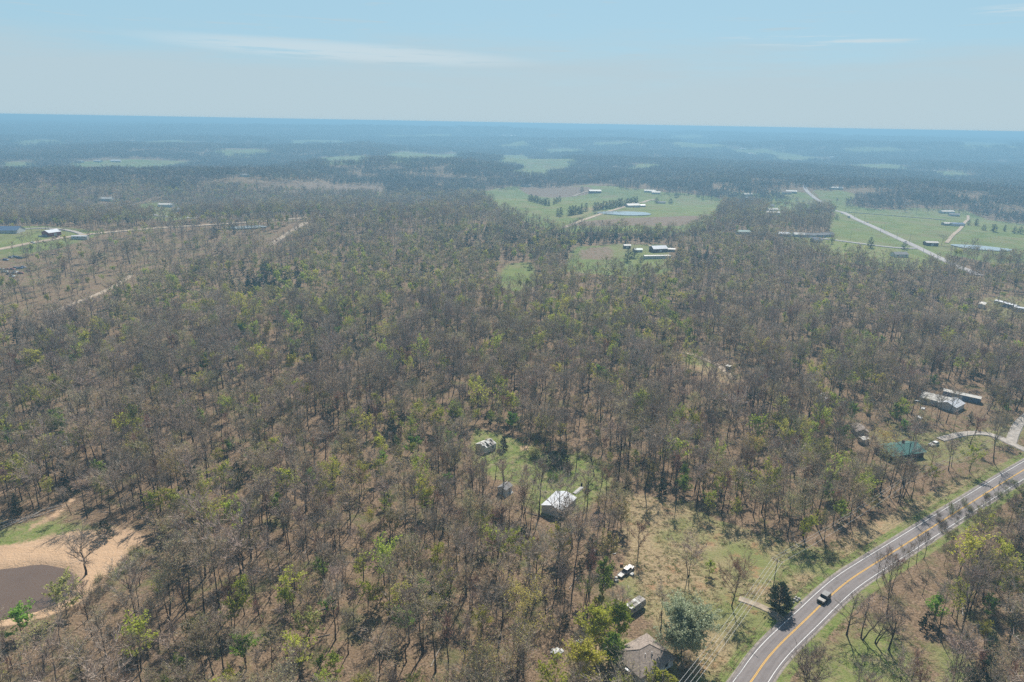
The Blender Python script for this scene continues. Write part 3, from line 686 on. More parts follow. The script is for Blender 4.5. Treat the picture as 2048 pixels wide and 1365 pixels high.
def merged(g, nm, leafmat, twig='twig'):
    """trunk and crown in one mesh, for the mass of trees past the individually built ones"""
    mb = MB(); n = len(g.trunk.V)
    mb.V = g.trunk.V + g.crown.V; mb.F = g.trunk.F + [tuple(i + n for i in f) for f in g.crown.F]; mb.M = g.trunk.M + [1 + m for m in g.crown.M]
    return mb.mesh(nm, [M['bark'], M[twig], M[leafmat]])

KIND = {}       # kind -> list of (trunk mesh, crown mesh, merged mesh)
def add_kind(k, lst, leafmats, twigs=('twig',)):
    KIND[k] = []
    for i, g in enumerate(lst):
        lm, tg = leafmats[i % len(leafmats)], twigs[i % len(twigs)]
        a = meshes(g, k, lm, tg); KIND[k].append((a[0], a[1], merged(g, k, lm, tg)))
R_ = random.Random(11)
add_kind('bare', [broadleaf(100 + i, H * 1.04, sp * (.92 if i % 4 else 1.15), b + .08, 9, int(tw_n * 2.0), 0.06, erect=e + .1) for i, (H, sp, b, tw_n, e) in enumerate(
    [(14, 3.4, .45, 10, .8), (12, 2.6, .5, 9, .9), (15.5, 3.8, .42, 11, .7), (11, 2.4, .45, 9, .95), (13, 3.9, .38, 11, .6), (10, 2.2, .5, 8, .9), (14.5, 3.0, .55, 10, .8), (9, 2.0, .4, 8, .9), (16, 4.6, .35, 10, .55), (12.5, 2.0, .6, 8, 1.0), (8, 2.6, .3, 9, .7), (15, 3.2, .6, 9, .65)])], ['bud_tan'], ('twig', 'twig', 'twig', 'twig_red', 'twig', 'twig'))
add_kind('budding', [broadleaf(200 + i, H, sp * .95, .45, 10, 15, 0.055, leaf_n=ln * .8, leaf_sz=.22, erect=.8) for i, (H, sp, ln) in enumerate(
    [(14, 3.7, .9), (12, 3.2, 1.1), (15, 4.1, 0.8), (11, 3.0, .7), (13, 3.6, 1.2), (10, 2.7, .9)])], ['bud_tan', 'bud_olive', 'bud_tan', 'bud_olive'])
add_kind('leafing', [broadleaf(300 + i, H, sp * 1.1, b, 9, 10, 0.05, leaf_n=ln, leaf_sz=.4, erect=.7) for i, (H, sp, b, ln) in enumerate(
    [(8, 2.0, .25, 2.2), (10, 2.3, .35, 1.8), (6, 1.8, .2, 2.6), (7, 1.9, .25, 2.0), (11, 2.6, .4, 1.5)])], ['leaf_lime', 'leaf_lime', 'leaf_green', 'bud_olive', 'leaf_lime'])
add_kind('cedar', [cedar(400 + i, H, wd, int(120 * H), .52, rd) for i, (H, wd, rd) in enumerate([(8, 4.2, .5), (6, 3.4, .6), (7, 4.8, .8), (5, 3.4, .8), (9.5, 4.2, .3)])], ['needle'])
add_kind('dogwood', [broadleaf(500 + i, 4.5 + i, 1.5, .35, 7, 4, 0.04, leaf_n=1.0, leaf_sz=.3, erect=.4) for i in range(2)], ['blossom'])
add_kind('brush', [bushy(600 + i, H, wd, 24, .055, 1, .17) for i, (H, wd) in enumerate([(1.6, 2.4), (2.2, 2.8), (1.2, 2.0), (2.6, 3.0)])] + [broadleaf(640 + i, 4.5 + i, 1.0, .25, 7, 7, .05, leaf_n=.25 * i, leaf_sz=.2, detail=.6, trunk_r=.05) for i in range(3)], ['brush', 'leaf_green', 'brush', 'bud_olive'], ('brush',))

# lighter copies for the middle distance and small groves for the far woods
def lod(seed, H, sp, leafy, tw=.16):
    return broadleaf(seed, H * 1.05, sp * .95, .48, 8, 13, tw * .72, leaf_n=leafy * .62, leaf_sz=.5, detail=.6, erect=.75)
MID = {'bare': [merged(lod(700 + i, H, sp, 0), 'bare_mid', 'bud_tan', tg) for i, (H, sp, tg) in enumerate([(14, 3.4, 'twig'), (12, 2.8, 'twig'), (15, 3.8, 'twig'), (10, 2.6, 'twig_red'), (13, 3.2, 'twig'), (11, 3.0, 'twig')])],
       'budding': [merged(lod(720 + i, H, sp, .8), 'budding_mid', lm) for i, (H, sp, lm) in enumerate([(14, 3.7, 'bud_tan'), (12, 3.3, 'bud_olive'), (13, 3.5, 'bud_tan'), (11, 3, 'bud_olive')])],
       'leafing': [merged(lod(740 + i, H, sp, 3.2), 'leafing_mid', lm) for i, (H, sp, lm) in enumerate([(8, 2.2, 'leaf_lime'), (10, 2.5, 'bud_olive'), (7, 2, 'leaf_lime')])],
       'cedar': [merged(cedar(760 + i, H, wd, 300, 1.1, rd), 'cedar_mid', 'needle') for i, (H, wd, rd) in enumerate([(9, 4.6, .2), (7, 4.4, .5), (8, 4.0, .2)])]}
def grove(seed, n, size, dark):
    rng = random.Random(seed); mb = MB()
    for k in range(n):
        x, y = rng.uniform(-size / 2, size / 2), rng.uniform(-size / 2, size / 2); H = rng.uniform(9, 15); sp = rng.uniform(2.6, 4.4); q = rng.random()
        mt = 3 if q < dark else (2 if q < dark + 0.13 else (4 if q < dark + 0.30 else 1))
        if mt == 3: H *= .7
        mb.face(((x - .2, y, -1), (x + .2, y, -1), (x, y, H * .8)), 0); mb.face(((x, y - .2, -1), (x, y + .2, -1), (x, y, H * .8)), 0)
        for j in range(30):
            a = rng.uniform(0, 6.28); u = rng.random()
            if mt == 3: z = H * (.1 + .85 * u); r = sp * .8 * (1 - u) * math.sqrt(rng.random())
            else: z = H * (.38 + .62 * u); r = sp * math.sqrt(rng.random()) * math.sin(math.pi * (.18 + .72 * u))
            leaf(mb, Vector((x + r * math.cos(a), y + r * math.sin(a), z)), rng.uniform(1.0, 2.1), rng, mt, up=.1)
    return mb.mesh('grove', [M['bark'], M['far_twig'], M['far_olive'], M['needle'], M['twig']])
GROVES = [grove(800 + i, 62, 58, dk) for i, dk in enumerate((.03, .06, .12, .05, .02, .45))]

# ---- where the trees stand
rs = np.random.RandomState(21)
def jitter_points(r0, r1, half, step):
    n = int(2 * r1 * math.sin(min(half, 1.5)) / step) + 2
    gx, gy = np.meshgrid((np.arange(n) - n / 2) * step, np.arange(int(r0 * math.cos(half) / step), int(r1 / step) + 1) * step)
    x = gx.ravel() + rs.uniform(-.5, .5, gx.size) * step * 0.95; y = gy.ravel() + rs.uniform(-.5, .5, gx.size) * step * 0.95
    r = np.hypot(x, y); k = (r >= r0) & (r < r1) & (np.abs(np.arctan2(x, y)) < half); return x[k], y[k]
def vnoise(x, y, L, seed):
    q = np.random.RandomState(seed); s = 0
    for k in range(6):
        th, ph, l = q.uniform(0, 6.28), q.uniform(0, 6.28), L * q.uniform(.6, 1.5); s = s + np.sin(2 * math.pi / l * (x * math.cos(th) + y * math.sin(th)) + ph)
    return s / 3.0
_DARK = [(poly(p), a) for p, a in [([(450, 560), (520, 535), (600, 545), (600, 590), (540, 600), (470, 590)], .75), ([(660, 690), (720, 672), (820, 680), (830, 705), (700, 715)], .45),
         ([(860, 470), (1000, 452), (1400, 455), (1420, 478), (1240, 490), (1140, 500), (1060, 520), (960, 520), (900, 500)], .42), ([(1330, 500), (1420, 505), (1440, 540), (1350, 545)], .5),
         ([(1060, 610), (1330, 590), (1340, 660), (1080, 690)], .16), ([(920, 800), (1130, 790), (1150, 870), (930, 850)], .22), ([(0, 830), (200, 830), (200, 1000), (0, 1040)], .12), ([(1860, 1010), (2100, 960), (2100, 1400), (1960, 1300), (1880, 1180)], .17)]]
_LIME = [(poly(p), a) for p, a in [([(420, 600), (700, 500), (1000, 520), (1000, 590), (700, 640), (480, 680)], 0.49), ([(980, 560), (1380, 560), (1380, 700), (1000, 720)], 0.35), ([(200, 560), (430, 560), (420, 660), (230, 650)], 0.46),
         ([(0, 800), (160, 800), (180, 960), (0, 960)], 0.30), ([(340, 950), (480, 960), (460, 1110), (330, 1080)], 0.47), ([(760, 1130), (920, 1150), (900, 1280), (740, 1290)], 0.47), ([(500, 1230), (700, 1220), (720, 1400), (480, 1400)], 0.30), ([(1880, 1130), (2060, 1150), (2060, 1300), (1850, 1260)], 0.41)]]
def kinds_at(x, y, u):
    n1, n2 = vnoise(x, y, 130, 3), vnoise(x, y, 90, 8)
    pc = np.clip(.032 + .05 * n1, .008, .15); pl = np.clip(.16 + .16 * n2, .03, .42); pb = np.clip(.28 + .12 * vnoise(x, y, 170, 14), .06, .4)
    for P, a in _DARK: pc = np.where(pip(P, x, y), np.maximum(pc, a), pc)
    for P, a in _LIME: pl = np.where(pip(P, x, y), np.maximum(pl, a), pl)
    k = np.zeros(x.shape, int)                         # 0 bare, 1 budding, 2 leafing, 3 cedar
    k[u < pc + pl + pb] = 1; k[u < pc + pl] = 2; k[u < pc] = 3; return k
KN = ['bare', 'budding', 'leafing', 'cedar']

def stuff(name, label, protos, x, y, idx, scl, kind_cat='trees', z=None, tilt=0.05):
    """one object that stands many alike meshes on the ground"""
    n = len(x)
    coll = bpy.data.collections.new(name + '_source')
    for i, me in enumerate(protos):
        coll.objects.link(bpy.data.objects.new('%s_%02d' % (name, i), me))
    me = bpy.data.meshes.new(name); zz = hgt(x, y) if z is None else z
    me.from_pydata(np.column_stack((x, y, zz)).tolist(), [], [])
    at = me.attributes.new('pick', 'INT', 'POINT'); at.data.foreach_set('value', np.asarray(idx, np.int32))
    at = me.attributes.new('turn', 'FLOAT_VECTOR', 'POINT'); at.data.foreach_set('vector', np.column_stack((rs.normal(0, tilt, n), rs.normal(0, tilt, n), rs.uniform(0, 6.28, n))).astype(np.float32).ravel())
    s = np.asarray(scl); s = np.column_stack((s, s, s * rs.uniform(.9, 1.12, n))).astype(np.float32)
    at = me.attributes.new('size', 'FLOAT_VECTOR', 'POINT'); at.data.foreach_set('vector', s.ravel())
    o = link(name, me)
    ng = bpy.data.node_groups.new(name, 'GeometryNodeTree')
    ng.interface.new_socket('Geometry', in_out='INPUT', socket_type='NodeSocketGeometry'); ng.interface.new_socket('Geometry', in_out='OUTPUT', socket_type='NodeSocketGeometry')
    gi = ng.nodes.new('NodeGroupInput'); go = ng.nodes.new('NodeGroupOutput')
    ci = ng.nodes.new('GeometryNodeCollectionInfo'); ci.inputs['Collection'].default_value = coll; ci.inputs['Separate Children'].default_value = True; ci.inputs['Reset Children'].default_value = True
    ip = ng.nodes.new('GeometryNodeInstanceOnPoints'); ip.inputs['Pick Instance'].default_value = True
    def named(nm, t):
        a = ng.nodes.new('GeometryNodeInputNamedAttribute'); a.data_type = t; a.inputs[0].default_value = nm
        return [q for q in a.outputs if q.enabled and q.name == 'Attribute'][0]
    L = ng.links.new
    e2r = ng.nodes.new('FunctionNodeEulerToRotation'); L(named('turn', 'FLOAT_VECTOR'), e2r.inputs[0])
    L(gi.outputs[0], ip.inputs['Points']); L(ci.outputs[0], ip.inputs['Instance']); L(named('pick', 'INT'), ip.inputs['Instance Index'])
    L(e2r.outputs[0], ip.inputs['Rotation']); L(named('size', 'FLOAT_VECTOR'), ip.inputs['Scale']); L(ip.outputs[0], go.inputs[0])
    md = o.modifiers.new('scatter', 'NODES'); md.node_group = ng
    return tag(o, label, kind_cat, None, 'stuff')
#=PART3=
BUILT = []        # where buildings and vehicles stand, kept free of trees: (x, y, radius)
def keep_off(p, r):
    """free ground round a building, and in front of one that shows across the fields"""
    d = math.hypot(p[0], p[1]); n = 3 if d < 420 else 6
    for k in range(n): f = 1 - k * (min(.085 * d, 130) if d > 420 else 22) / n / d; BUILT.append((p[0] * f, p[1] * f, r))
for uv, r in [((1255, 1145), 5), ((1268, 1218), 5), ((1867, 892), 5), ((1548, 1170), 2), ((30, 540), 12), ((20, 520), 8), ((60, 535), 8), ((1115, 1303), 5)]: keep_off(PX(*uv), r)
# ---------------------------------------------------------------- buildings
def ang(a, b): A, B = PX(*a), PX(*b); return math.atan2(B[1] - A[1], B[0] - A[0])
def window(parent, x, y, z, w_, h, ny, axis='y', frame='white_wall'):
    """a framed pane set into the wall that faces +-y (or +-x) of the building"""
    def P(a, off, b): return (x + a, y + ny * off, z + b) if axis == 'y' else (x + ny * off, y + a, z + b)
    fb = MB(); t = .07
    for a0, a1, b0, b1 in ((-w_ / 2 - t, w_ / 2 + t, h / 2, h / 2 + t), (-w_ / 2 - t, w_ / 2 + t, -h / 2 - t, -h / 2), (-w_ / 2 - t, -w_ / 2, -h / 2, h / 2), (w_ / 2, w_ / 2 + t, -h / 2, h / 2)):
        fb.hexa([P(a0, .004, b0), P(a1, .004, b0), P(a1, .07, b0), P(a0, .07, b0)], [P(a0, .004, b1), P(a1, .004, b1), P(a1, .07, b1), P(a0, .07, b1)])
    f = fb.obj('window', M[frame], parent); g = MB(); g.hexa([P(-w_ / 2, .004, -h / 2), P(w_ / 2, .004, -h / 2), P(w_ / 2, .03, -h / 2), P(-w_ / 2, .03, -h / 2)], [P(-w_ / 2, .004, h / 2), P(w_ / 2, .004, h / 2), P(w_ / 2, .03, h / 2), P(-w_ / 2, .03, h / 2)])
    g.obj('pane', M['glass'], f)
def door(parent, x, y, z0, w_, h, ny, mat='white_wood', axis='y', name='door'):
    b = MB(); b.box((x, y + ny * .03, z0 + h / 2), (w_, .05, h)) if axis == 'y' else b.box((x + ny * .03, y, z0 + h / 2), (.05, w_, h))
    d = b.obj(name, M[mat], parent)
    if name == 'door':
        k = MB(); k.box((x + w_ * .36, y + ny * .08, z0 + h * .47), (.07, .06, .07)) if axis == 'y' else k.box((x + ny * .08, y + w_ * .36, z0 + h * .47), (.06, .07, .07)); k.obj('handle', M['rim'], d)
    return d
def gable_roof(t, L, W, eave, ridge, mat, over=.35, ribs=0, thick=.1, cap=None, name='roof'):
    rb = MB(); sl = (ridge - eave) / (W / 2)
    for s in (-1, 1):
        y1 = s * (W / 2 + over); z1 = eave - over * sl
        b = [(-L / 2 - over, 0, ridge + .02), (L / 2 + over, 0, ridge + .02), (L / 2 + over, y1, z1 + .02), (-L / 2 - over, y1, z1 + .02)]
        if s > 0: b = b[::-1]
        rb.hexa(b, [(p[0], p[1], p[2] + thick) for p in b])
        if ribs:
            n = int(L / ribs)
            for k in range(n + 1):
                xx = -L / 2 + L * k / n; bb = [(xx - .04, 0, ridge + .02 + thick), (xx + .04, 0, ridge + .02 + thick), (xx + .04, y1, z1 + .02 + thick), (xx - .04, y1, z1 + .02 + thick)]
                if s > 0: bb = bb[::-1]
                rb.hexa(bb, [(p[0], p[1], p[2] + .05) for p in bb])
    r = rb.obj(name, M[mat], t)
    c = MB(); c.prism([(-.16, ridge + thick - .03), (0, ridge + thick + .09), (.16, ridge + thick - .03)], -L / 2 - over - .02, L / 2 + over + .02)
    c.V = [(q[1], q[0], q[2]) for q in c.V]; c.obj('ridge_cap', M[cap or mat], r); return r
def gable_walls(t, L, W, eave, ridge, mat, base=.3):
    b = MB(); b.prism([(-W / 2, -base), (W / 2, -base), (W / 2, eave), (0, ridge), (-W / 2, eave)], -L / 2, L / 2); b.V = [(q[1], q[0], q[2]) for q in b.V]
    b.F = [f[::-1] for f in b.F]; return b.obj('wall', M[mat], t)
def house(name, label, cat, uv, rz, L, W, eave, ridge, wall, roof, group=None, ribs=0, over=.35, wins=(), doors=(), cap=None, chimney=None, rise=None):
    """ridge along local x; wins: (x, side, width, height, z) on the long walls; doors the same"""
    p = PX(uv[0], uv[1], (eave + ridge) / 2 if rise is None else rise); t = thing(name, label, cat, p, rz, group); keep_off(p, max(4.5, L * .5 + 1))
    gable_walls(t, L, W, eave, ridge, wall); r = gable_roof(t, L, W, eave, ridge, roof, over, ribs, cap=cap)
    for x_, s, w_, h, z in wins: window(t, x_, s * W / 2, z, w_, h, s)
    for q in doors: door(t, q[0], q[1] * W / 2, 0, q[2], q[3], q[1], q[4] if len(q) > 4 else 'white_wood', name='door' if q[2] < 1.3 else 'garage_door')
    if chimney is not None:
        c = MB(); c.box((chimney, W * .12, ridge + .3), (.7, .7, 1.5)); c.obj('chimney', M['brick_dark'], r)
    return t
# the metal barn in the clearing
rz = ang((1124, 1019), (1149, 994))
t = house('metal_barn', 'white metal barn with ribbed gable roof at the edge of the clearing', 'barn', (1118, 1000), rz, 10.6, 7.6, 2.7, 3.9, 'white_wall', 'metal_roof', ribs=.9, over=.25, cap='weathered_wood',
          wins=[(-3.4, -1, .9, .8, 1.6)], doors=[(1.2, -1, 2.4, 2.2, 'metal_wall'), (3.9, -1, 2.0, 2.2, 'metal_wall'), (-1.3, -1, .9, 2.0)])
for k in range(3): b = MB(); b.box((-.3 + 2.9 * k, -3.84, 1.32), (.14, .08, 2.6)); b.obj('wall_post', M['weathered_wood'], t)
# the small shed
rz = ang((1009, 992), (1021, 983))
house('garden_shed', 'small grey shed with white side wall between leaning bare trees', 'shed', (1010, 971), rz, 4.2, 3.4, 2.3, 3.2, 'white_wood', 'grey_shingle', over=.2, doors=[(.4, -1, .9, 1.9, 'weathered_wood')])
# the ruined shed, its roof half gone
p = PX(972, 889, 2.2); rz = ang((962, 908), (988, 896)); t = thing('ruined_shed', 'derelict whitewashed shed with broken open roof in the clearing', 'shed', p, rz); keep_off(p, 6.5)
Lr, Wr = 6.2, 5.2; b = MB()
for sy in (-1, 1): b.box((0, sy * Wr / 2, 1.15), (Lr, .12, 2.7))
for sx in (-1, 1):
    b.box((sx * (Lr / 2 - .06), 0, 1.15), (.12, Wr - .13, 2.7)); q = [(-Wr / 2 + .07, 2.5), (Wr / 2 - .07, 2.5), (0, 3.5)]; e = MB(); e.prism(q, sx * (Lr / 2 - .12), sx * Lr / 2); b.face([(v_[1], v_[0], v_[2]) for v_ in e.V[:3]]); b.face([(v_[1], v_[0], v_[2]) for v_ in e.V[3:]][::-1])
b.obj('wall', M['white_wood'], t)
for k in range(8):
    xx = -Lr / 2 + .2 + k * (Lr - .4) / 7
    for s in (-1, 1):
        f = MB(); f.tube([(xx, 0, 3.5), (xx, s * (Wr / 2 + .2), 2.45)], .07, 4); f.obj('rafter', M['weathered_wood'], t)
for s in (-1, 1):
    for k in range(9):
        for h in range(2):
            if (k, h, s) in ((2, 1, -1), (3, 1, -1), (3, 0, -1), (6, 0, 1), (6, 1, 1), (7, 1, 1), (5, 1, -1), (1, 0, 1), (7, 0, -1), (0, 1, -1)): continue
            x0 = -Lr / 2 - .1 + k * (Lr + .2) / 9; x1 = x0 + (Lr + .2) / 9 - .05; y0, y1 = s * (Wr / 2 + .25) * h / 2, s * (Wr / 2 + .25) * (h + 1) / 2; z = lambda yy: 3.62 - abs(yy) * .405 + R_.uniform(0, .04)
            q = [(x0, y0, z(y0)), (x1, y0, z(y0)), (x1, y1, z(y1)), (x0, y1, z(y1))]
            if s > 0: q = q[::-1]
            f = MB(); f.hexa(q, [(a_[0], a_[1], a_[2] + .05) for a_ in q]); f.obj('roof_sheet', M['white_wood' if R_.random() < .7 else 'weathered_wood'], t)
window(t, 1.2, -Wr / 2 - .06, 1.5, .9, .9, -1)
# the brown hip roofed house at the bottom
p = PX(1288, 1306, 3.2); t = thing('brown_house', 'old house with worn brown shingle hip roof under the willow', 'house', p, ang((1246, 1330), (1300, 1300)))
keep_off(p, 8)
Lh, Wh, ev, rg = 11.0, 9.0, 2.7, 5.0; b = MB(); b.box((0, 0, ev / 2 - .15), (Lh, Wh, ev + .3)); b.obj('wall', M['white_wood'], t)
a_, c_, o_ = Lh / 2 + .5, Wh / 2 + .5, 1.6; e1, e2 = (-o_, 0, rg), (o_, 0, rg); z = ev - .08; q = [(-a_, -c_, z), (a_, -c_, z), (a_, c_, z), (-a_, c_, z)]
b = MB()
for f in ((q[0], q[1], e2, e1), (q[1], q[2], e2), (q[2], q[3], e1, e2), (q[3], q[0], e1)): b.face(f)
b.face([(k[0], k[1], k[2] - .14) for k in q][::-1])
for k in range(4): b.face([(q[k][0], q[k][1], q[k][2] - .14), (q[(k + 1) % 4][0], q[(k + 1) % 4][1], q[(k + 1) % 4][2] - .14), q[(k + 1) % 4], q[k]])
rf = b.obj('roof', M['brown_shingle'], t)
for a, e in ((q[0], e1), (q[3], e1), (q[1], e2), (q[2], e2), (e1, e2)): f = MB(); f.tube([Vector(a) + Vector((0, 0, .03)), Vector(e) + Vector((0, 0, .03))], .08, 5); f.obj('hip_cap', M['brown_shingle'], rf)
for x_, y_ in ((-1.2, -1.5), (.6, -1.9)): f = MB(); f.tube([(x_, y_, 3.6), (x_, y_, 4.75)], .1, 8); f.obj('vent_pipe', M['metal_roof'], rf)
for x_ in (-3.4, .2, 3.2): window(t, x_, -Wh / 2, 1.5, 1.0, 1.2, -1)
for y_ in (-2.2, 1.8): window(t, -Lh / 2, y_, 1.5, 1.0, 1.2, -1, 'x')
door(t, 1.9, -Wh / 2, 0, .95, 2.1, -1)
f = MB(); f.box((-a_ - .15, -1.2, 2.3), (1.0, 1.6, .08)); f.obj('awning', M['metal_roof'], t)
# the green roofed house and its neighbours
rz = ang((1770, 893), (1838, 884))
house('green_roofed_house', 'long dark brick house with green metal roof among yard trees', 'house', (1800, 893), rz, 15.5, 9.2, 2.6, 4.3, 'brick_dark', 'green_metal', ribs=.8, over=.7, chimney=2.4,
      wins=[(-5.2, -1, 1.3, 1.1, 1.5), (-1.6, -1, 1.6, 1.1, 1.5), (4.6, -1, 1.3, 1.1, 1.5)], doors=[(1.6, -1, .95, 2.1)])
house('garden_shed', 'little flat shed with pale roof left of the green roofed house', 'shed', (1728, 876), rz, 3.4, 2.8, 2.1, 2.5, 'weathered_wood', 'pale_roof', over=.15, doors=[(0, -1, .9, 1.8)])
house('garden_shed', 'low brown roofed shed under the yellow tree left of the green roofed house', 'shed', (1720, 855), rz + 1.2, 7.0, 5.0, 2.2, 3.4, 'weathered_wood', 'brown_shingle', over=.3, doors=[(0, -1, 2.4, 1.9, 'weathered_wood')])
rz2 = ang((1857, 800), (1892, 808))
house('grey_house', 'grey house with pale tan gable roof among bare trees', 'house', (1875, 793), rz2, 12.5, 8.5, 2.6, 4.2, 'metal_wall', 'pale_roof', over=.4, wins=[(-4, -1, 1.1, 1, 1.5), (3.8, -1, 1.1, 1, 1.5)], doors=[(0, -1, .95, 2.1)])
house('garage', 'bluish grey roofed garage touching the grey house', 'garage', (1903, 803), rz2 + 1.35, 9.5, 8.0, 2.5, 4.0, 'metal_wall', 'metal_roof', ribs=.8, over=.3, doors=[(-1.5, -1, 2.6, 2.2), (1.7, -1, 2.6, 2.2)])
house('long_shed', 'long narrow dark walled shed with light roof behind the grey house', 'shed', (1925, 787), rz2, 15.5, 4.0, 2.5, 3.1, 'blue_roof', 'pale_roof', over=.2, wins=[(-4, -1, 1.0, .8, 1.5), (4, -1, 1.0, .8, 1.5)], doors=[(0, -1, .9, 2.0)])
p = PX(1456, 742); t = thing('deer_blind', 'small dark hunting blind on posts beside the forest track', 'hunting blind', p, ang((1445, 740), (1465, 745)))
b = MB(); b.box((0, 0, 1.7), (2.0, 2.0, 2.2)); b.obj('cabin', M['brick_dark'], t); b = MB(); b.box((0, 0, 2.88), (2.5, 2.5, .14)); b.obj('roof', M['pale_roof'], t)
for sx in (-1, 1):
    for sy in (-1, 1): b = MB(); b.box((sx * .85, sy * .85, .25), (.14, .14, .7)); b.obj('leg', M['weathered_wood'], t)
window(t, 0, -1.0, 2.1, 1.1, .4, -1)
def trailer_home(label, uv, rz, L, wall, roof, group=None):
    t = house('mobile_home', label, 'mobile home', uv, rz, L, 4.2, 2.8, 3.25, wall, roof, group, over=.12, wins=[(x_, s, 1.0, .9, 1.7) for x_ in (-L * .33, -L * .08, L * .32) for s in (-1,)], doors=[(L * .12, -1, .9, 2.0)]); return t
trailer_home('white end on mobile home with pale roof at the left of the trailers', (1965, 607), ang((1962, 616), (1972, 598)), 9, 'white_wall', 'pale_roof')
trailer_home('long grey mobile home with white roof between the trailers', (2014, 606), ang((1992, 600), (2032, 611)), 17, 'blue_roof', 'metal_roof')
trailer_home('mobile home cut by the right edge of the picture', (2048, 616), ang((2030, 612), (2060, 616)), 12, 'metal_wall', 'metal_roof')
p = PX(1999, 628); t = thing('picnic_bench', 'pale yard bench with red cushions before the trailers', 'bench', p, .2)
b = MB(); b.box((0, 0, .45), (2.4, .6, .1)); b.obj('seat', M['white_wood'], t)
for s in (-1, 1): b = MB(); b.box((s * .9, 0, .2), (.12, .5, .42)); b.obj('leg', M['white_wood'], t)
for s in (-.7, .5): b = MB(); b.box((s, 0, .58), (.7, .5, .14)); b.obj('cushion', M['red_wall'], t)

# ---- farms and houses further away
def far_house(label, uv, L, W, wall, roof, rz=0.0, name='farm_house', cat='house', eave=2.8, ridge=4.6, group=None, wins=True):
    house(name, label, cat, uv, rz, L, W, eave, ridge, wall, roof, group, over=.4, wins=[(-L * .3, -1, 1.3, 1.2, 1.5), (L * .3, -1, 1.3, 1.2, 1.5)] if wins else (), doors=[(0, -1, 1.0, 2.1)] if wins else [(0, -1, 3.0, 2.3, 'white_wall')])
trailer_home('long bright trailer home in the meadow beside dark cedars', (1314, 511), .16, 27, 'white_wall', 'pale_roof')
far_house('dark barn with pale gable roof behind the trailer home', (1317, 494), 16, 10, 'brick_dark', 'metal_roof', .3, 'barn', 'barn', 3.5, 6.0, wins=False)
far_house('low open shed behind the barn in the meadow', (1334, 497), 16, 6, 'weathered_wood', 'pale_roof', -.15, 'barn', 'shed', 2.6, 3.4, wins=False)
far_house('small green roofed shed in the meadow', (1276, 498), 8, 6, 'weathered_wood', 'green_metal', .1, 'garden_shed', 'shed', 2.4, 3.6, wins=False)
far_house('small dark shed at the wood edge with white roof', (1254, 490), 7, 5, 'brick_dark', 'pale_roof', .1, 'garden_shed', 'shed', 3.0, 4.0, wins=False)
far_house('pale roofed farm building beside the farm track', (1265, 409), 22, 12, 'white_wall', 'pale_roof', .35, 'barn', 'barn', 3.2, 5.5, wins=False)
far_house('open sided shed right of the farm building', (1283, 410), 11, 8, 'weathered_wood', 'metal_roof', .35, 'barn', 'shed', 2.6, 3.8, wins=False)
far_house('grey farm sheds under a tree by the pasture', (1322, 404), 16, 9, 'weathered_wood', 'grey_shingle', 0, 'barn', 'shed', 2.8, 4.2, wins=False)
far_house('bright roofed barn at the top of the pasture', (1190, 381), 26, 13, 'brick_dark', 'pale_roof', .05, 'barn', 'barn', 4, 6.5, wins=False)
far_house('long low house at the far corner of the brown field', (1051, 370), 24, 10, 'white_wall', 'grey_shingle', .05)
for u, v, L, lab, rf in [(1300, 381, 30, 'wide house with white roof beyond the pasture', 'pale_roof'), (1312, 384, 22, 'second white roofed house beyond the pasture', 'pale_roof'), (1460, 389, 18, 'white farmhouse left of the pair above the wood', 'pale_roof'), (1495, 388, 24, 'cream roofed farmhouse, upper of the pair above the wood', 'pale_roof'), (1499, 395, 22, 'pale farmhouse, lower of the pair above the wood', 'metal_roof'),
        (1541, 410, 16, 'uppermost dark roofed house left of the green plot', 'grey_shingle'), (1545, 418, 22, 'white walled house second down left of the green plot', 'pale_roof'), (1546, 424, 24, 'tan roofed house lowest of the three left of the green plot', 'pale_roof'), (1583, 382, 26, 'white house beside the highway top', 'pale_roof'), (1573, 384, 22, 'low dark roofed house left of the white highway house', 'brown_shingle'),
        (1612, 357, 30, 'bright house at the summit of the highway', 'pale_roof'), (1618, 360, 22, 'second house at the summit of the highway', 'metal_roof'), (1672, 375, 34, 'cream long house in the trees right of the highway', 'pale_roof')]:
    far_house(lab, (u, v), L * .8, 9, 'white_wall', rf, R_.uniform(-.35, .35), eave=2.9, ridge=4.9)
for u, v, L, lab, wl, rf in [(1567, 466, 16, 'white trailer first in the row along the side road', 'white_wall', 'metal_roof'), (1597, 467, 14, 'cream roofed house second in the row along the side road', 'white_wall', 'pale_roof'), (1620, 468, 14, 'grey roofed house third in the row along the side road', 'white_wall', 'grey_shingle'), (1640, 468, 13, 'blue grey house fourth in the row along the side road', 'blue_roof', 'grey_shingle'),
        (1655, 467, 15, 'grey gabled house last in the row along the side road', 'metal_wall', 'grey_shingle'), (1633, 478, 12, 'dark blue house on the lawn below the side road', 'blue_roof', 'blue_roof'), (1486, 462, 18, 'pale cabin roof showing in the wood left of the row', 'white_wall', 'green_metal')]:
    far_house(lab, (u, v), L * .85, 8, wl, rf, R_.uniform(-.25, .25))
far_house('dark brick field barn with white roof by the highway', (1862, 484), 13, 8, 'brick_dark', 'pale_roof', -.05, 'barn', 'barn', 3.4, 4.6, wins=False)
far_house('white house group at the right hand wood edge', (1893, 422), 24, 12, 'white_wall', 'pale_roof', .1)
far_house('grey roofed house in the trees right of the white group', (1908, 428), 16, 10, 'metal_wall', 'grey_shingle', -.2)
far_house('blue roofed shed in the farmyard of the right pasture', (1914, 447), 17, 9, 'white_wall', 'blue_roof', .1, 'barn', 'shed', 2.8, 4.2, wins=False)
far_house('white roofed farm sheds left of the blue roofed shed', (1899, 446), 18, 8, 'weathered_wood', 'pale_roof', .05, 'barn', 'shed', 2.8, 4.0, wins=False)
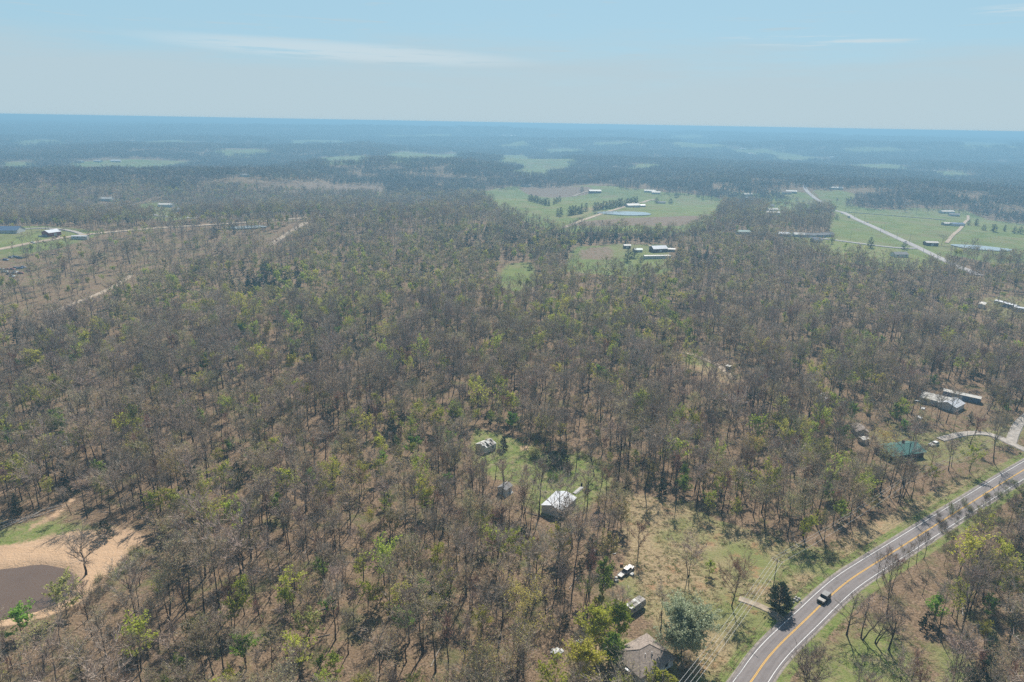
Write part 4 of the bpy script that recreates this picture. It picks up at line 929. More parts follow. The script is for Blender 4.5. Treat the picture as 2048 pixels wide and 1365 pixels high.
far_house('house hidden behind trees at the fork of the roads', (1799, 506), 14, 9, 'white_wall', 'grey_shingle', .1)
far_house('red walled barn with white roof in the left farmyard', (102, 462), 12, 11, 'red_wall', 'metal_roof', 1.2, 'barn', 'barn', 3.4, 5.4, wins=False)
far_house('dark blue roofed house at the left edge', (18, 456), 22, 14, 'metal_wall', 'blue_roof', .1, eave=2.8, ridge=6)
trailer_home('white camping trailer parked by the left farm road', (160, 472), .05, 15, 'white_wall', 'metal_roof')
far_house('white roofed barn above the country road', (333, 408), 22, 12, 'white_wall', 'pale_roof', .1, 'barn', 'barn', 3.4, 5.0, wins=False)
far_house('small red shed at the start of the country road', (263, 410), 10, 8, 'red_wall', 'pale_roof', .1, 'garden_shed', 'shed', 2.8, 4.4, wins=False)
far_house('dark roofed house right of the white barn on the country road', (362, 418), 22, 11, 'metal_wall', 'grey_shingle', .1)
for u, v, L, lab, rf in [(212, 396, 26, 'pale roof in the wood above the left road', 'pale_roof'), (490, 349, 26, 'white roof on the far side of the left ridge', 'pale_roof'), (616, 331, 34, 'white roof in the valley beyond the ridge field', 'pale_roof'), (160, 322, 30, 'left farm roof at the edge of the left valley field', 'pale_roof'), (196, 321, 34, 'middle farm roof at the edge of the left valley field', 'pale_roof'), (232, 321, 36, 'right farm roof at the edge of the left valley field', 'metal_roof'),
        (845, 397, 16, 'bright gabled house in the wood left of the farm', 'pale_roof'), (900, 397, 22, 'pale roofed houses in the trees left of the farm', 'pale_roof'), (862, 396, 16, 'brown roofed house left of the farm trees', 'brown_shingle'), (1003, 271, 90, 'tiny hall with bright white roof far out in the valley', 'metal_roof'), (1023, 271, 110, 'brightest white building far out in the blue valley', 'pale_roof'), (1486, 297, 44, 'farm roof on the far right slope, upper one', 'pale_roof'),
        (1500, 307, 40, 'farm roof on the far right slope, lower one', 'pale_roof'), (1576, 320, 34, 'left of two bright roofs in the right valley', 'pale_roof'), (1597, 320, 34, 'right of two bright roofs in the right valley', 'pale_roof'), (1667, 314, 44, 'lone roof right of the two bright valley roofs', 'metal_roof'), (1802, 340, 34, 'white house in the right hand wood, upper left', 'pale_roof'), (1864, 342, 34, 'white house in the right hand wood, upper right', 'pale_roof'), (1792, 348, 34, 'grey roof house below the white house in the right wood', 'grey_shingle'),
        (1890, 270, 170, 'long bright hall far off on the right plateau', 'pale_roof'), (1848, 270, 120, 'pale hall left of the long hall on the right plateau', 'pale_roof'), (1405, 261, 160, 'white sheds far off near the middle horizon', 'pale_roof'), (1675, 266, 80, 'pinkish white building on the far plateau', 'pale_roof'), (262, 281, 70, 'white farm far out in the left blue valley', 'pale_roof'), (540, 252, 120, 'white speck of a farm below the left horizon', 'pale_roof')]:
    far_house(lab, (u, v), L * .75, L * .3, 'white_wall', rf, R_.uniform(-.3, .3), eave=3.0 + L * .01, ridge=4.8 + L * .03)

# ---- single trees placed one by one: (kind mesh set, picture point of the foot, height, width factor, label, group)
HEROES = []
def hero(name, label, cat, uv, H, geo, leafmat, twig='twig', group=None, rz=None, ref=None):
    """a tree built for its own place"""
    p = PX(*uv); t = thing(name, label, cat, p, R_.uniform(0, 6.28) if rz is None else rz, group)
    a = meshes(geo, name, leafmat, twig); link('trunk', a[0], t); link('crown', a[1], t); HEROES.append((p[0], p[1])); return t
def hero_from(name, label, cat, uv, kind, i, H, group=None, wide=1.0):
    p = PX(*uv); src = KIND[kind][i % len(KIND[kind])]; h = max(v.co.z for v in src[1].vertices); s = H / h
    t = thing(name, label, cat, p, R_.uniform(0, 6.28), group, (s * wide, s * wide, s)); link('trunk', src[0], t); link('crown', src[1], t); HEROES.append((p[0], p[1])); return t
TREE = 'tree'
hero('bare_tree', 'gnarled dark leafless tree with forked trunk on the edge of the brown pond', TREE, (172, 1149), 12.5, broadleaf(31, 12.5, 5.0, .22, 9, 15, .07, gnarl=.16, lean=.05, detail=1.6, erect=.5, trunk_r=.36), 'bud_tan')
hero('cedar_tree', 'olive green cedar standing on the orange dirt behind the pond', TREE, (212, 1077), 6.5, cedar(32, 6.5, 5.6, 1000, .5, .6), 'needle')
hero('cedar_tree', 'dense round dark cedar at the driveway mouth beside the asphalt road', TREE, (1557, 1219), 8.6, cedar(33, 8.6, 7.2, 3000, .6, .75), 'needle')
hero('cedar_tree', 'conical dark cedar beside the ruined shed', TREE, (1007, 899), 6.0, cedar(34, 6.0, 3.6, 1200, .5, .3), 'needle')
hero('cedar_tree', 'broad dark cedar in the middle of the green clearing', TREE, (1109, 934), 6.8, cedar(35, 6.8, 6.2, 2200, .55, .8), 'needle')
hero('cedar_tree', 'smaller cedar touching the broad dark cedar in the clearing', TREE, (1127, 926), 6.0, cedar(36, 6.0, 4.6, 1200, .55, .7), 'needle')
hero('shrub', 'brown and olive bush between the ruined shed and the broad cedar', 'shrub', (1069, 915), 4.5, bushy(37, 4.8, 5.2, 110, .08, 3, .28), 'bud_olive', 'brush')
hero('shrub', 'low dark bush in front of the broad cedar in the clearing', 'shrub', (1106, 958), 2.6, bushy(38, 2.6, 6.0, 110, .08, 4, .25), 'leaf_green', 'brush')
hero('shrub', 'brownish bush leaning on the right of the broad clearing cedar', 'shrub', (1136, 944), 4.6, bushy(39, 4.8, 5.0, 120, .08, 2, .25), 'brush', 'brush')
hero('bare_tree', 'curved leafless tree casting a fan of branch shadows on the clearing grass', TREE, (1188, 952), 12.5, broadleaf(40, 12.5, 3.2, .4, 10, 17, .06, gnarl=.1, lean=.12, trunk_r=.26), 'bud_tan')
hero('bare_tree', 'straight slim leafless tree on the clearing grass right of the cedars', TREE, (1152, 937), 12, broadleaf(41, 12, 2.0, .35, 9, 15, .06, trunk_r=.2), 'bud_tan')
hero('bare_tree', 'multi stemmed leafless tree beside the corner of the metal barn', TREE, (1146, 1098), 15, broadleaf(42, 15, 4.2, .25, 10, 20, .07, stems=4), 'bud_olive')
hero('bare_tree', 'tall forked leafless tree left of the metal barn', TREE, (1044, 1030), 15.5, broadleaf(43, 15.5, 4.2, .3, 10, 19, .07, stems=3), 'bud_tan')
hero('bare_tree', 'leafless tree with dark trunk leaning over the small grey shed', TREE, (1004, 1000), 13, broadleaf(44, 13, 4.4, .35, 10, 19, .07, gnarl=.15, trunk_r=.24), 'bud_tan')
hero('bare_tree', 'rusty brown budding tree on the left rim of the dry field', TREE, (1276, 1110), 11, broadleaf(45, 11, 2.6, .3, 11, 22, .07), 'bud_tan', 'twig_red')
hero('bare_tree', 'twin trunked grey leafless tree alone in the dry field', TREE, (1378, 1152), 13.5, broadleaf(46, 13.5, 3.8, .3, 10, 22, .06, stems=2), 'bud_tan')
hero('bare_tree', 'reddish brown round crowned tree in the dry field below the twin trunk', TREE, (1463, 1212), 13, broadleaf(47, 13, 4.4, .22, 13, 26, .07), 'bud_tan', 'twig_red')
hero('leafing_tree', 'small yellow green sapling between the two bare field trees', TREE, (1418, 1150), 4, broadleaf(48, 4.2, 1.3, .2, 7, 6, .05, leaf_n=3, leaf_sz=.3), 'leaf_lime')
hero('willow_tree', 'big silvery green willow beside the brown roofed house', TREE, (1362, 1308), 11.5, broadleaf(49, 11.5, 4.6, .08, 28, 17, .05, leaf_n=6, leaf_sz=.42, erect=.62, detail=1.4), 'leaf_willow')
for q, (uv, H, lab, lm) in enumerate([((1192, 1300), 11, 'bright green leafy tree left of the brown roofed house', 'leaf_lime'), ((1222, 1330), 7.5, 'green leafy tree pressed against the left wall of the brown house', 'leaf_green'),
        ((1165, 1372), 10, 'yellow green tree at the bottom edge left of the brown house', 'leaf_lime'), ((1316, 1398), 6.5, 'pale yellow green round tree in front of the brown house', 'leaf_lime'),
        ((1234, 1275), 9, 'green tree overgrown with vines beside the old camper', 'leaf_lime'), ((1206, 1200), 14, 'ivy covered dark trunk tree near the parked pale car', 'leaf_green'), ((1245, 1410), 6.5, 'green bushy tree below the brown house', 'leaf_lime')]):
    hero('leafing_tree', lab, TREE, uv, H, broadleaf(60 + q, H, (3.3, 2.3, 3.0, 2.2, 2.8, 2.0, 2.1)[q], .16, 15, 15, .05, leaf_n=3.6 if q != 5 else 1.8, leaf_sz=.42, erect=.7), lm)
hero('bare_tree', 'leafless tree with spreading limbs rising out of the green thicket by the camper', TREE, (1240, 1268), 13, broadleaf(68, 13, 4.0, .3, 9, 13, .07, gnarl=.14, trunk_r=.24), 'bud_tan')
hero('budding_tree', 'large golden budding oak with wide rounded crown above the debris', TREE, (1054, 1282), 14, broadleaf(69, 14, 5.2, .25, 15, 18, .06, leaf_n=1.5, leaf_sz=.32, erect=.6), 'bud_gold')
hero('bare_tree', 'stout trunked bare tree just left of the golden oak', TREE, (1000, 1278), 15, broadleaf(70, 15, 4.4, .35, 10, 22, .065, trunk_r=.3), 'bud_tan')
hero('budding_tree', 'tan flowered tree at the bottom edge of the wood', TREE, (966, 1400), 13, broadleaf(71, 13, 4.6, .25, 13, 11, .06, leaf_n=1.2, leaf_sz=.3), 'bud_gold')
hero('budding_tree', 'grey olive wide tree right of the tan flowered tree', TREE, (1035, 1365), 12, broadleaf(72, 12, 4.4, .2, 13, 22, .07, leaf_n=.4, leaf_sz=.3), 'bud_olive')
hero('leafing_tree', 'bright yellow green slender tree in the lower middle wood', TREE, (802, 1245), 12, broadleaf(73, 12, 2.6, .4, 10, 8, .05, leaf_n=2.2, leaf_sz=.36), 'leaf_lime')
hero('leafing_tree', 'vivid green low tree right of the yellow green slender tree', TREE, (890, 1205), 6, broadleaf(74, 6, 2.3, .2, 11, 8, .05, leaf_n=3, leaf_sz=.36), 'leaf_green')
hero('cedar_tree', 'dark rounded cedar in the wood between the barn and the slender trees', TREE, (997, 1063), 6.4, cedar(75, 6.4, 5.4, 1800, .55, .6), 'needle')
hero('cedar_tree', 'tall slim dark cedar in the wood above the ruined shed', TREE, (905, 838), 8.5, cedar(76, 8.5, 4.0, 1500, .55, .1), 'needle')
hero('cedar_tree', 'dark cedar at the bottom edge right of the road', TREE, (1950, 1395), 11, cedar(77, 11, 7.6, 3200, .7, .5), 'needle')
for q, (uv, H, lab, st) in enumerate([((1693, 1271), 11.5, 'leafless tree nearest the curve on the grass right of the road', 1), ((1722, 1279), 12.5, 'forked leafless tree second in the row on the grass right of the road', 2), ((1748, 1288), 9, 'short twisted leafless tree third in the row right of the road', 2),
        ((1777, 1300), 12, 'branching bare tree at the end of the row on the roadside grass', 1), ((1618, 1385), 9, 'round bare tree with fanned branches at the bottom edge by the road', 5)]):
    hero('bare_tree', lab, TREE, uv, H, broadleaf(80 + q, H, 3.2 if q < 4 else 4.0, .28, 10, 15, .06, stems=st, gnarl=.09, trunk_r=.26), 'bud_olive')
for q, (u, v, H) in enumerate([(1753, 1162, 11), (1765, 1157, 12), (1778, 1166, 11), (1783, 1183, 13), (1800, 1146, 11), (1815, 1139, 10), (1832, 1128, 12), (1847, 1118, 11)]):
    hero_from('bare_tree', 'slim leafless tree in the line along the right edge of the road', TREE, (u, v), 'bare', q, H, 'slim trees lining the right edge of the road', .8)
for q, (uv, H, lab, nm, lm, sp) in enumerate([((1508, 935), 12, 'golden yellow budding tree standing out in the grey wood', 'budding_tree', 'bud_gold', 4.0), ((1760, 925), 13, 'tall olive yellow tree left of the green roofed house', 'budding_tree', 'bud_gold', 4.6),
        ((1700, 1050), 13, 'pale cream budding tree in the wood above the road', 'budding_tree', 'bud_tan', 4.8), ((1990, 880), 11, 'tan budding tree beside the gravel drive', 'budding_tree', 'bud_tan', 4.0),
        ((1386, 868), 7, 'bright green bush like tree in the wood left of the golden tree', 'leafing_tree', 'leaf_lime', 2.8), ((1443, 820), 6, 'bright green low tree beside the dark cedar in the wood', 'leafing_tree', 'leaf_lime', 2.6),
        ((1637, 850), 9, 'vivid green tree in the wood left of the grey buildings', 'leafing_tree', 'leaf_lime', 2.8), ((1083, 872), 6, 'bright green tree on the far rim of the clearing', 'leafing_tree', 'leaf_lime', 3.0),
        ((457, 842), 9, 'single bright green crown in the grey wood far above the pond', 'leafing_tree', 'leaf_lime', 3.2), ((712, 865), 9, 'yellow green tree in the wood left of the slim cedar', 'leafing_tree', 'leaf_lime', 3.0),
        ((350, 592), 15, 'tall yellow green tree at the corner of the open savanna', 'leafing_tree', 'leaf_lime', 3.6), ((345, 980), 13, 'cream yellow budding tree in the wood above the pond', 'budding_tree', 'bud_gold', 3.6)]):
    hero(nm, lab, TREE, uv, H, broadleaf(90 + q, H, sp, .3, 12, 15, .055, leaf_n=2.6 if nm == 'leafing_tree' else 1.5, leaf_sz=.38 if nm == 'leafing_tree' else .3), lm)
hero('dogwood_tree', 'white blossoming dogwood in the wood at the left', TREE, (130, 908), 5, broadleaf(110, 5, 2.2, .3, 9, 6, .04, leaf_n=1.6, leaf_sz=.35, erect=.3), 'blossom')
hero('redbud_tree', 'mauve flowering redbud in the left wood', TREE, (255, 925), 5, broadleaf(111, 5, 2.3, .3, 10, 8, .06, leaf_n=.0), 'bud_tan', 'twig_red')
# farmland cedars and lone trees, each a tree of its own
def rowc(pts, kind, H, lab, grp, name='cedar_tree', wide=1.0):
    for i, (u, v) in enumerate(pts): hero_from(name, lab, TREE, (u, v), kind, i, H * R_.uniform(.8, 1.15), grp, wide)
rowc([(1058 + 4.4 * k, 402 + 1.1 * k) for k in range(10)], 'cedar', 11, 'dark cedar in the hedgerow below the ploughed brown field', 'cedars below the ploughed brown field', wide=1.2)
rowc([(1108, 409), (1113, 407), (1119, 404)], 'cedar', 10, 'cedar in the trio right of the hedgerow below the brown field', 'trio of cedars below the brown field')
rowc([(1189 + 6 * k, 422 - 0.9 * k) for k in range(15)], 'cedar', 13, 'dark cedar in the long windbreak above the farm track', 'cedars of the long windbreak above the farm track', wide=1.25)
rowc([(1139, 431), (1145, 430), (1151, 429), (1157, 428), (1163, 427), (1172, 423)], 'cedar', 13, 'cedar in the clump in the pasture left of the farm pond', 'cedar clump in the pasture left of the farm pond', wide=1.2)
rowc([(1115, 432), (1121, 433)], 'cedar', 12, 'one of two cedars at the left end of the pasture', 'pair of cedars at the left end of the pasture')
rowc([(1148 + 6 * k, 444 - 2.2 * k) for k in range(8)], 'brush', 4, 'bush in the hedge along the lower farm track', 'hedge bushes along the lower farm track', 'shrub', 1.3)
for u, v, lab in [(1164, 384, 'lone cedar at the end of the brown field'), (1353, 395, 'lone cedar at the top of the wide pasture'), (1396, 393, 'cedar right of the lone pasture cedar near the farmhouses'), (1313, 408, 'round dark tree among the farm sheds'), (1341, 409, 'rounded tree right of the farm sheds'),
        (1430, 391, 'dark cedar left of the white farmhouses')]:
    hero_from('cedar_tree', lab, TREE, (u, v), 'cedar', 2, 12, None, 1.25)
for u, v, lab, H in [(1255, 523, 'tall column shaped cedar in the meadow by the trailer home', 13), (1268, 516, 'dark cedar right of the column shaped cedar in the meadow', 10), (1282, 524, 'low cedar in front of the long trailer home', 6), (1060, 540, 'small cedar in the grey glade', 6),
        (1740, 496, 'round dark cedar beside the side road', 12), (1808, 499, 'dark cedar in the fork of the two roads', 9), (1606, 410, 'cedar alone on the green plot left of the highway', 9), (1673, 440, 'cedar at the fence line below the moving truck', 8)]:
    hero_from('cedar_tree', lab, TREE, (u, v), 'cedar', 2 if H < 11 else 0, H, None, 1.25)
rowc([(1937, 451), (1952, 452), (1967, 461), (1987, 464), (2008, 463), (2028, 467), (2040, 468)], 'cedar', 9, 'cedar in the fence row of the right hand pasture', 'cedars along the right hand pasture fence', wide=1.3)
hero_from('bare_tree', 'wide leafless tree behind the dark roofed field barn', TREE, (1882, 491), 'bare', 4, 15, None, 1.6)
hero_from('bare_tree', 'lone leafless tree on the plot left of the highway top', TREE, (1592, 411), 'bare', 2, 17, None, 1.4)
rowc([(1650, 418), (1672, 412), (1700, 410), (1722, 412), (1745, 412), (1756, 419), (1766, 421), (1712, 420), (1735, 421), (1690, 421), (1810, 424), (1832, 428), (1855, 430), (1876, 425)], 'bare', 16, 'leafless oak in the open grove right of the highway', 'leafless oaks in the open grove right of the highway', 'bare_tree', 1.35)
rowc([(1690, 500), (1655, 492), (1662, 488), (1715, 503), (1730, 504)], 'leafing', 8, 'green garden tree on the lawn below the side road', 'garden trees on the lawn below the side road', 'leafing_tree', 1.4)

# ---- the wood itself
def clear_of(x, y, r=3.0):
    Hx = np.array(HEROES); k = np.ones(x.shape, bool)
    for hx, hy in Hx[np.hypot(Hx[:, 0], Hx[:, 1]) < 520]: k &= np.hypot(x - hx, y - hy) > r
    return k
def unbuilt(x, y):
    k = np.ones(x.shape, bool)
    for bx, by, r in BUILT: k &= np.hypot(x - bx, y - by) > r
    # keep the line of sight to the main buildings open: those stand in gaps of the wood
    return k
def grown(r0, r1, half, step):
    x, y = jitter_points(r0, r1, half, step); d = forest_density(x, y); n = vnoise(x, y, 60, 33)
    k = rs.uniform(0, 1, x.size) < d * np.clip(.84 + .34 * n, .25, 1)
    x, y = x[k], y[k]; k = unbuilt(x, y); return x[k], y[k]
NEAR_R, MID_R, FAR_R = 470, 1350, 6500
x, y = grown(85, NEAR_R, .80, 5.0); k = clear_of(x, y); x, y = x[k], y[k]
kinds = kinds_at(x, y, rs.uniform(0, 1, x.size)); scl = np.exp(rs.normal(0, .29, x.size)).clip(.45, 1.55) * np.where(kinds == 2, .9, np.where(kinds == 3, .8, .92))
pick = np.array([rs.randint(len(KIND[KN[q]])) for q in kinds])
u, v, dep = project(np.column_stack((x, y, hgt(x, y) + 5)))
infr = (u > -10) & (u < 2058) & (v < 1400); dist = np.hypot(np.hypot(x, y), CAM_H)
LIMIT = {0: 300, 1: 250, 2: 220, 3: 200}
# places one can find, to say which wood a tree belongs to
_MARKS = [('brown pond', PX(60, 1180)), ('metal barn', PX(1118, 1005)), ('ruined shed', PX(970, 895)), ('brown roofed house', PX(1285, 1315)), ('driveway cedar', PX(1557, 1218)), ('green roofed house', PX(1800, 900)), ('grey outbuildings', PX(1890, 805)),
          ('dry field', PX(1430, 1090)), ('golden oak', PX(1054, 1280)), ('yellow green slender tree', PX(802, 1245)), ('dark off-road car', PX(1645, 1195)), ('bright green crown', PX(457, 842)), ('cream yellow tree', PX(345, 980)), ('golden yellow tree', PX(1508, 935)), ('slim dark cedar', PX(905, 838)), ('white dogwood', PX(130, 908)), ('pale cream tree', PX(1700, 1050)), ('twin trunked field tree', PX(1378, 1152)), ('bright clearing tree', PX(1083, 872)), ('forest track', PX(1440, 740)),
          ('vivid green tree', PX(1637, 850)), ('savanna corner tree', PX(350, 592)), ('rounded cedar', PX(997, 1063)), ('debris heap', PX(1115, 1303)), ('small grey shed', PX(1010, 980)), ('utility pole', PX(1546, 1176)), ('yellow green tree', PX(712, 865)), ('mobile homes', PX(2014, 612))]
LOOK = {0: ('leafless grey', 'bare_tree'), 1: ('budding olive tan', 'budding_tree'), 2: ('fresh green', 'leafing_tree'), 3: ('dark evergreen cedar', 'cedar_tree')}
def place_words(px, py):
    a = math.atan2(px, py); r = math.hypot(px, py); best = min(_MARKS, key=lambda m: math.hypot(px - m[1][0], py - m[1][1]))
    ma, mr = math.atan2(best[1][0], best[1][1]), math.hypot(best[1][0], best[1][1]); side, dp = (a - ma) * r, r - mr
    dd = math.hypot(px - best[1][0], py - best[1][1]); near = 'just' if dd < 15 else ('close' if dd < 26 else ('some way' if dd < 42 else ('well' if dd < 70 else 'far')))
    if abs(side) > abs(dp) * 1.6: w_ = 'to the right of' if side > 0 else 'to the left of'
    elif abs(dp) > abs(side) * 1.6: w_ = 'beyond' if dp > 0 else 'on the near side of'
    else: w_ = ('beyond and ' if dp > 0 else 'before and ') + ('right of' if side > 0 else 'left of')
    return '%s %s the %s' % (near, w_, best[0])
used = np.zeros(x.size, bool)
for kd, lim in LIMIT.items():
    c = np.nonzero((kinds == kd) & infr)[0]; c = c[np.argsort(dist[c] / scl[c])][:lim]; used[c] = True
    zz = hgt(x[c], y[c]); med = np.median(scl[c])
    for j, i in enumerate(c):
        src = KIND[KN[kd]][pick[i]]; s = scl[i]; big = 'tall' if s > med * 1.12 else ('small' if s < med * .85 else 'medium')
        look, nm = LOOK[kd]; shape = ('', ' slim', ' broad')[0 if kd == 3 else (1 if pick[i] in (1, 3, 5, 7) else 2)]
        pw = place_words(x[i], y[i]); lab = '%s%s %s%s %s' % (big, shape, look, '' if kd == 3 else ' tree', pw)
        if len(lab.split()) > 16: lab = '%s %s %s' % (big, look, pw)
        t = thing(nm, lab, TREE, (x[i], y[i], zz[j]), rs.uniform(0, 6.28), lab, (s, s, s * rs.uniform(.92, 1.1)))
        t.rotation_euler = (rs.normal(0, .035), rs.normal(0, .035), t.rotation_euler.z); link('trunk', src[0], t); link('crown', src[1], t)
SN = {0: ('bare_woodland', 'dense grey leafless woodland around the clearing'), 1: ('budding_woodland', 'budding olive and tan trees among the grey woodland'), 2: ('leafing_woodland', 'fresh green understorey trees among the grey woodland'), 3: ('cedar_woodland', 'dark cedars scattered through the grey woodland')}
for kd in range(4):
    c = np.nonzero((kinds == kd) & ~used)[0]
    if len(c): stuff(SN[kd][0], SN[kd][1], [q[2] for q in KIND[KN[kd]]], x[c], y[c], pick[c], scl[c], 'woodland')
x, y = grown(NEAR_R, MID_R, .78, 5.9); kinds = kinds_at(x, y, rs.uniform(0, 1, x.size)); scl = np.exp(rs.normal(0, .18, x.size)).clip(.65, 1.4) * np.where(kinds >= 2, .95, .95)
MN = {0: ('distant_bare_woodland', 'grey leafless woodland reaching to the first ridge'), 1: ('distant_budding_woodland', 'olive budding trees in the woodland before the ridge'), 2: ('distant_leafing_woodland', 'young green trees in the woodland before the ridge'), 3: ('distant_cedar_woodland', 'dark cedar groves in the valley woodland')}
for kd in range(4):
    c = np.nonzero(kinds == kd)[0]; p = MID[KN[kd]]
    if len(c): stuff(MN[kd][0], MN[kd][1], p, x[c], y[c], rs.randint(0, len(p), len(c)), scl[c], 'woodland')
x, y = grown(MID_R, 2900, .76, 42); k = rs.randint(0, 5, x.size); k[vnoise(x, y, 500, 51) > .75] = 5
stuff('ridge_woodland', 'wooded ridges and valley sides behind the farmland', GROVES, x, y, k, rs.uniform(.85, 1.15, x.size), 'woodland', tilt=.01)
x, y = grown(2900, FAR_R, .74, 66); k = rs.randint(0, 5, x.size); k[vnoise(x, y, 900, 52) > .8] = 5
x2, y2 = grown(FAR_R, 13000, .74, 115); k2 = rs.randint(0, 6, x2.size)
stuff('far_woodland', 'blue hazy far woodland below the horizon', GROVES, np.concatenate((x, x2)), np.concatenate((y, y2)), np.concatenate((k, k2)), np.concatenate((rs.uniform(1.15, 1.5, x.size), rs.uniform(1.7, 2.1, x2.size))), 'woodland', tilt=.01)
# brushwood and grass tufts
x, y = jitter_points(85, 430, .80, 3.0); d = forest_density(x, y); k = (d > .5) & (rs.uniform(0, 1, x.size) < .42 + .32 * vnoise(x, y, 40, 61)) & unbuilt(x, y)
x, y = x[k], y[k]; stuff('brushwood', 'brown leafless brush under the trees', [q[2] for q in KIND['brush']], x, y, rs.choice(7, x.size, p=[.27, .07, .24, .07, .15, .1, .1]), rs.uniform(.6, 1.2, x.size), 'brush')
E4 = [(poly(p), q) for p, q in [([(1035, 870), (1095, 880), (1160, 900), (1215, 928), (1190, 932), (1150, 915), (1090, 906), (1040, 882)], .8), ([(1195, 940), (1240, 930), (1290, 960), (1250, 985), (1215, 985)], .5), ([(225, 1135), (262, 1100), (300, 1100), (260, 1150), (180, 1215), (110, 1250), (150, 1200)], .7), ([(1870, 1020), (2100, 940), (2100, 1400), (1980, 1290), (1900, 1180)], .45)]]
for q, (P, dn) in enumerate(E4):
    lo, hi = P.min(0), P.max(0); n = int((hi[0] - lo[0]) * (hi[1] - lo[1]) * dn * .35); xx, yy = rs.uniform(lo[0], hi[0], n), rs.uniform(lo[1], hi[1], n); k = pip(P, xx, yy) & unbuilt(xx, yy); xx, yy = xx[k], yy[k]
    if len(xx): stuff('thicket', ('dark brushy thicket along the far rim of the clearing', 'brush at the right end of the clearing', 'tangled brush on the bank below the pond', 'dense brush in the wood right of the road')[q], [z_[2] for z_ in KIND['brush']], xx, yy, rs.choice(7, xx.size, p=[.25, .3, .15, .2, .04, .03, .03]), rs.uniform(.7, 1.3, xx.size), 'brush')
def tufts(name, lab, areas, mats, dens, H, seed):
    X, Y = [], []
    for nm in areas:
        P = OPEN[nm][0]; lo, hi = P.min(0), P.max(0); n = int((hi[0] - lo[0]) * (hi[1] - lo[1]) * dens); xx, yy = rs.uniform(lo[0], hi[0], n), rs.uniform(lo[1], hi[1], n)
        k = pip(P, xx, yy) & (pdist(ROAD, xx, yy, False) > 5.0) & (vnoise(xx, yy, 22, seed) > -.35); X.append(xx[k]); Y.append(yy[k])
    X, Y = np.concatenate(X), np.concatenate(Y)
    k = np.hypot(X - _POND[0], (Y - _POND[1]) * 1.4) > 30; X, Y = X[k], Y[k]; k = np.ones(X.size, bool)
    for bx, by, r in BUILT: k &= np.hypot(X - bx, Y - by) > r * .6
    for nm2, _, P, wd, mt in LINES:
        if np.hypot(*P.mean(0)) < 420: k &= pdist(P, X, Y, False) > wd / 2 + .3
    X, Y = X[k], Y[k]
    stuff(name, lab, [tuft(seed + i, 14, H).mesh(name, M[mats[i % len(mats)]]) for i in range(4)], X, Y, rs.randint(0, 4, X.size), rs.uniform(.7, 1.5, X.size), 'grass', tilt=.1)
tufts('dry_grass', 'tussocks of dry tan grass in the field and verge', ['field', 'verge', 'house_wood'], ['tuft_dry', 'tuft_dry', 'tuft_dry', 'tuft_green'], 1.0, .2, 71)
x, y = jitter_points(90, 400, .78, 11); d = forest_density(x, y); k = (d > .5) & (rs.uniform(0, 1, x.size) < .6) & unbuilt(x, y); x, y = x[k], y[k]
def dead_branch(seed):
    rng = random.Random(seed); b = MB(); L_ = rng.uniform(4, 9); b.tube([(-L_ / 2, 0, .15), (0, rng.uniform(-.3, .3), .2), (L_ / 2, 0, .3)], [.16, .12, .05], 5)
    for _ in range(5): x_ = rng.uniform(-.1, .5) * L_; b.tube([(x_, 0, .2), (x_ + rng.uniform(.2, 1.6), rng.uniform(-1.3, 1.3), rng.uniform(.1, 1.0))], [.06, .02], 3)
    return b.mesh('dead_branch', M['log'])
stuff('deadwood', 'fallen trunks and branches lying on the leaf litter', [dead_branch(i) for i in range(4)], x, y, rs.randint(0, 4, x.size), rs.uniform(.5, 1.1, x.size), 'deadwood', tilt=.03)
tufts('green_grass', 'green grass tufts in the clearing and by the road', ['home', 'east_grass', 'yard'], ['tuft_green', 'tuft_green', 'tuft_green', 'tuft_dry'], .4, .26, 75)
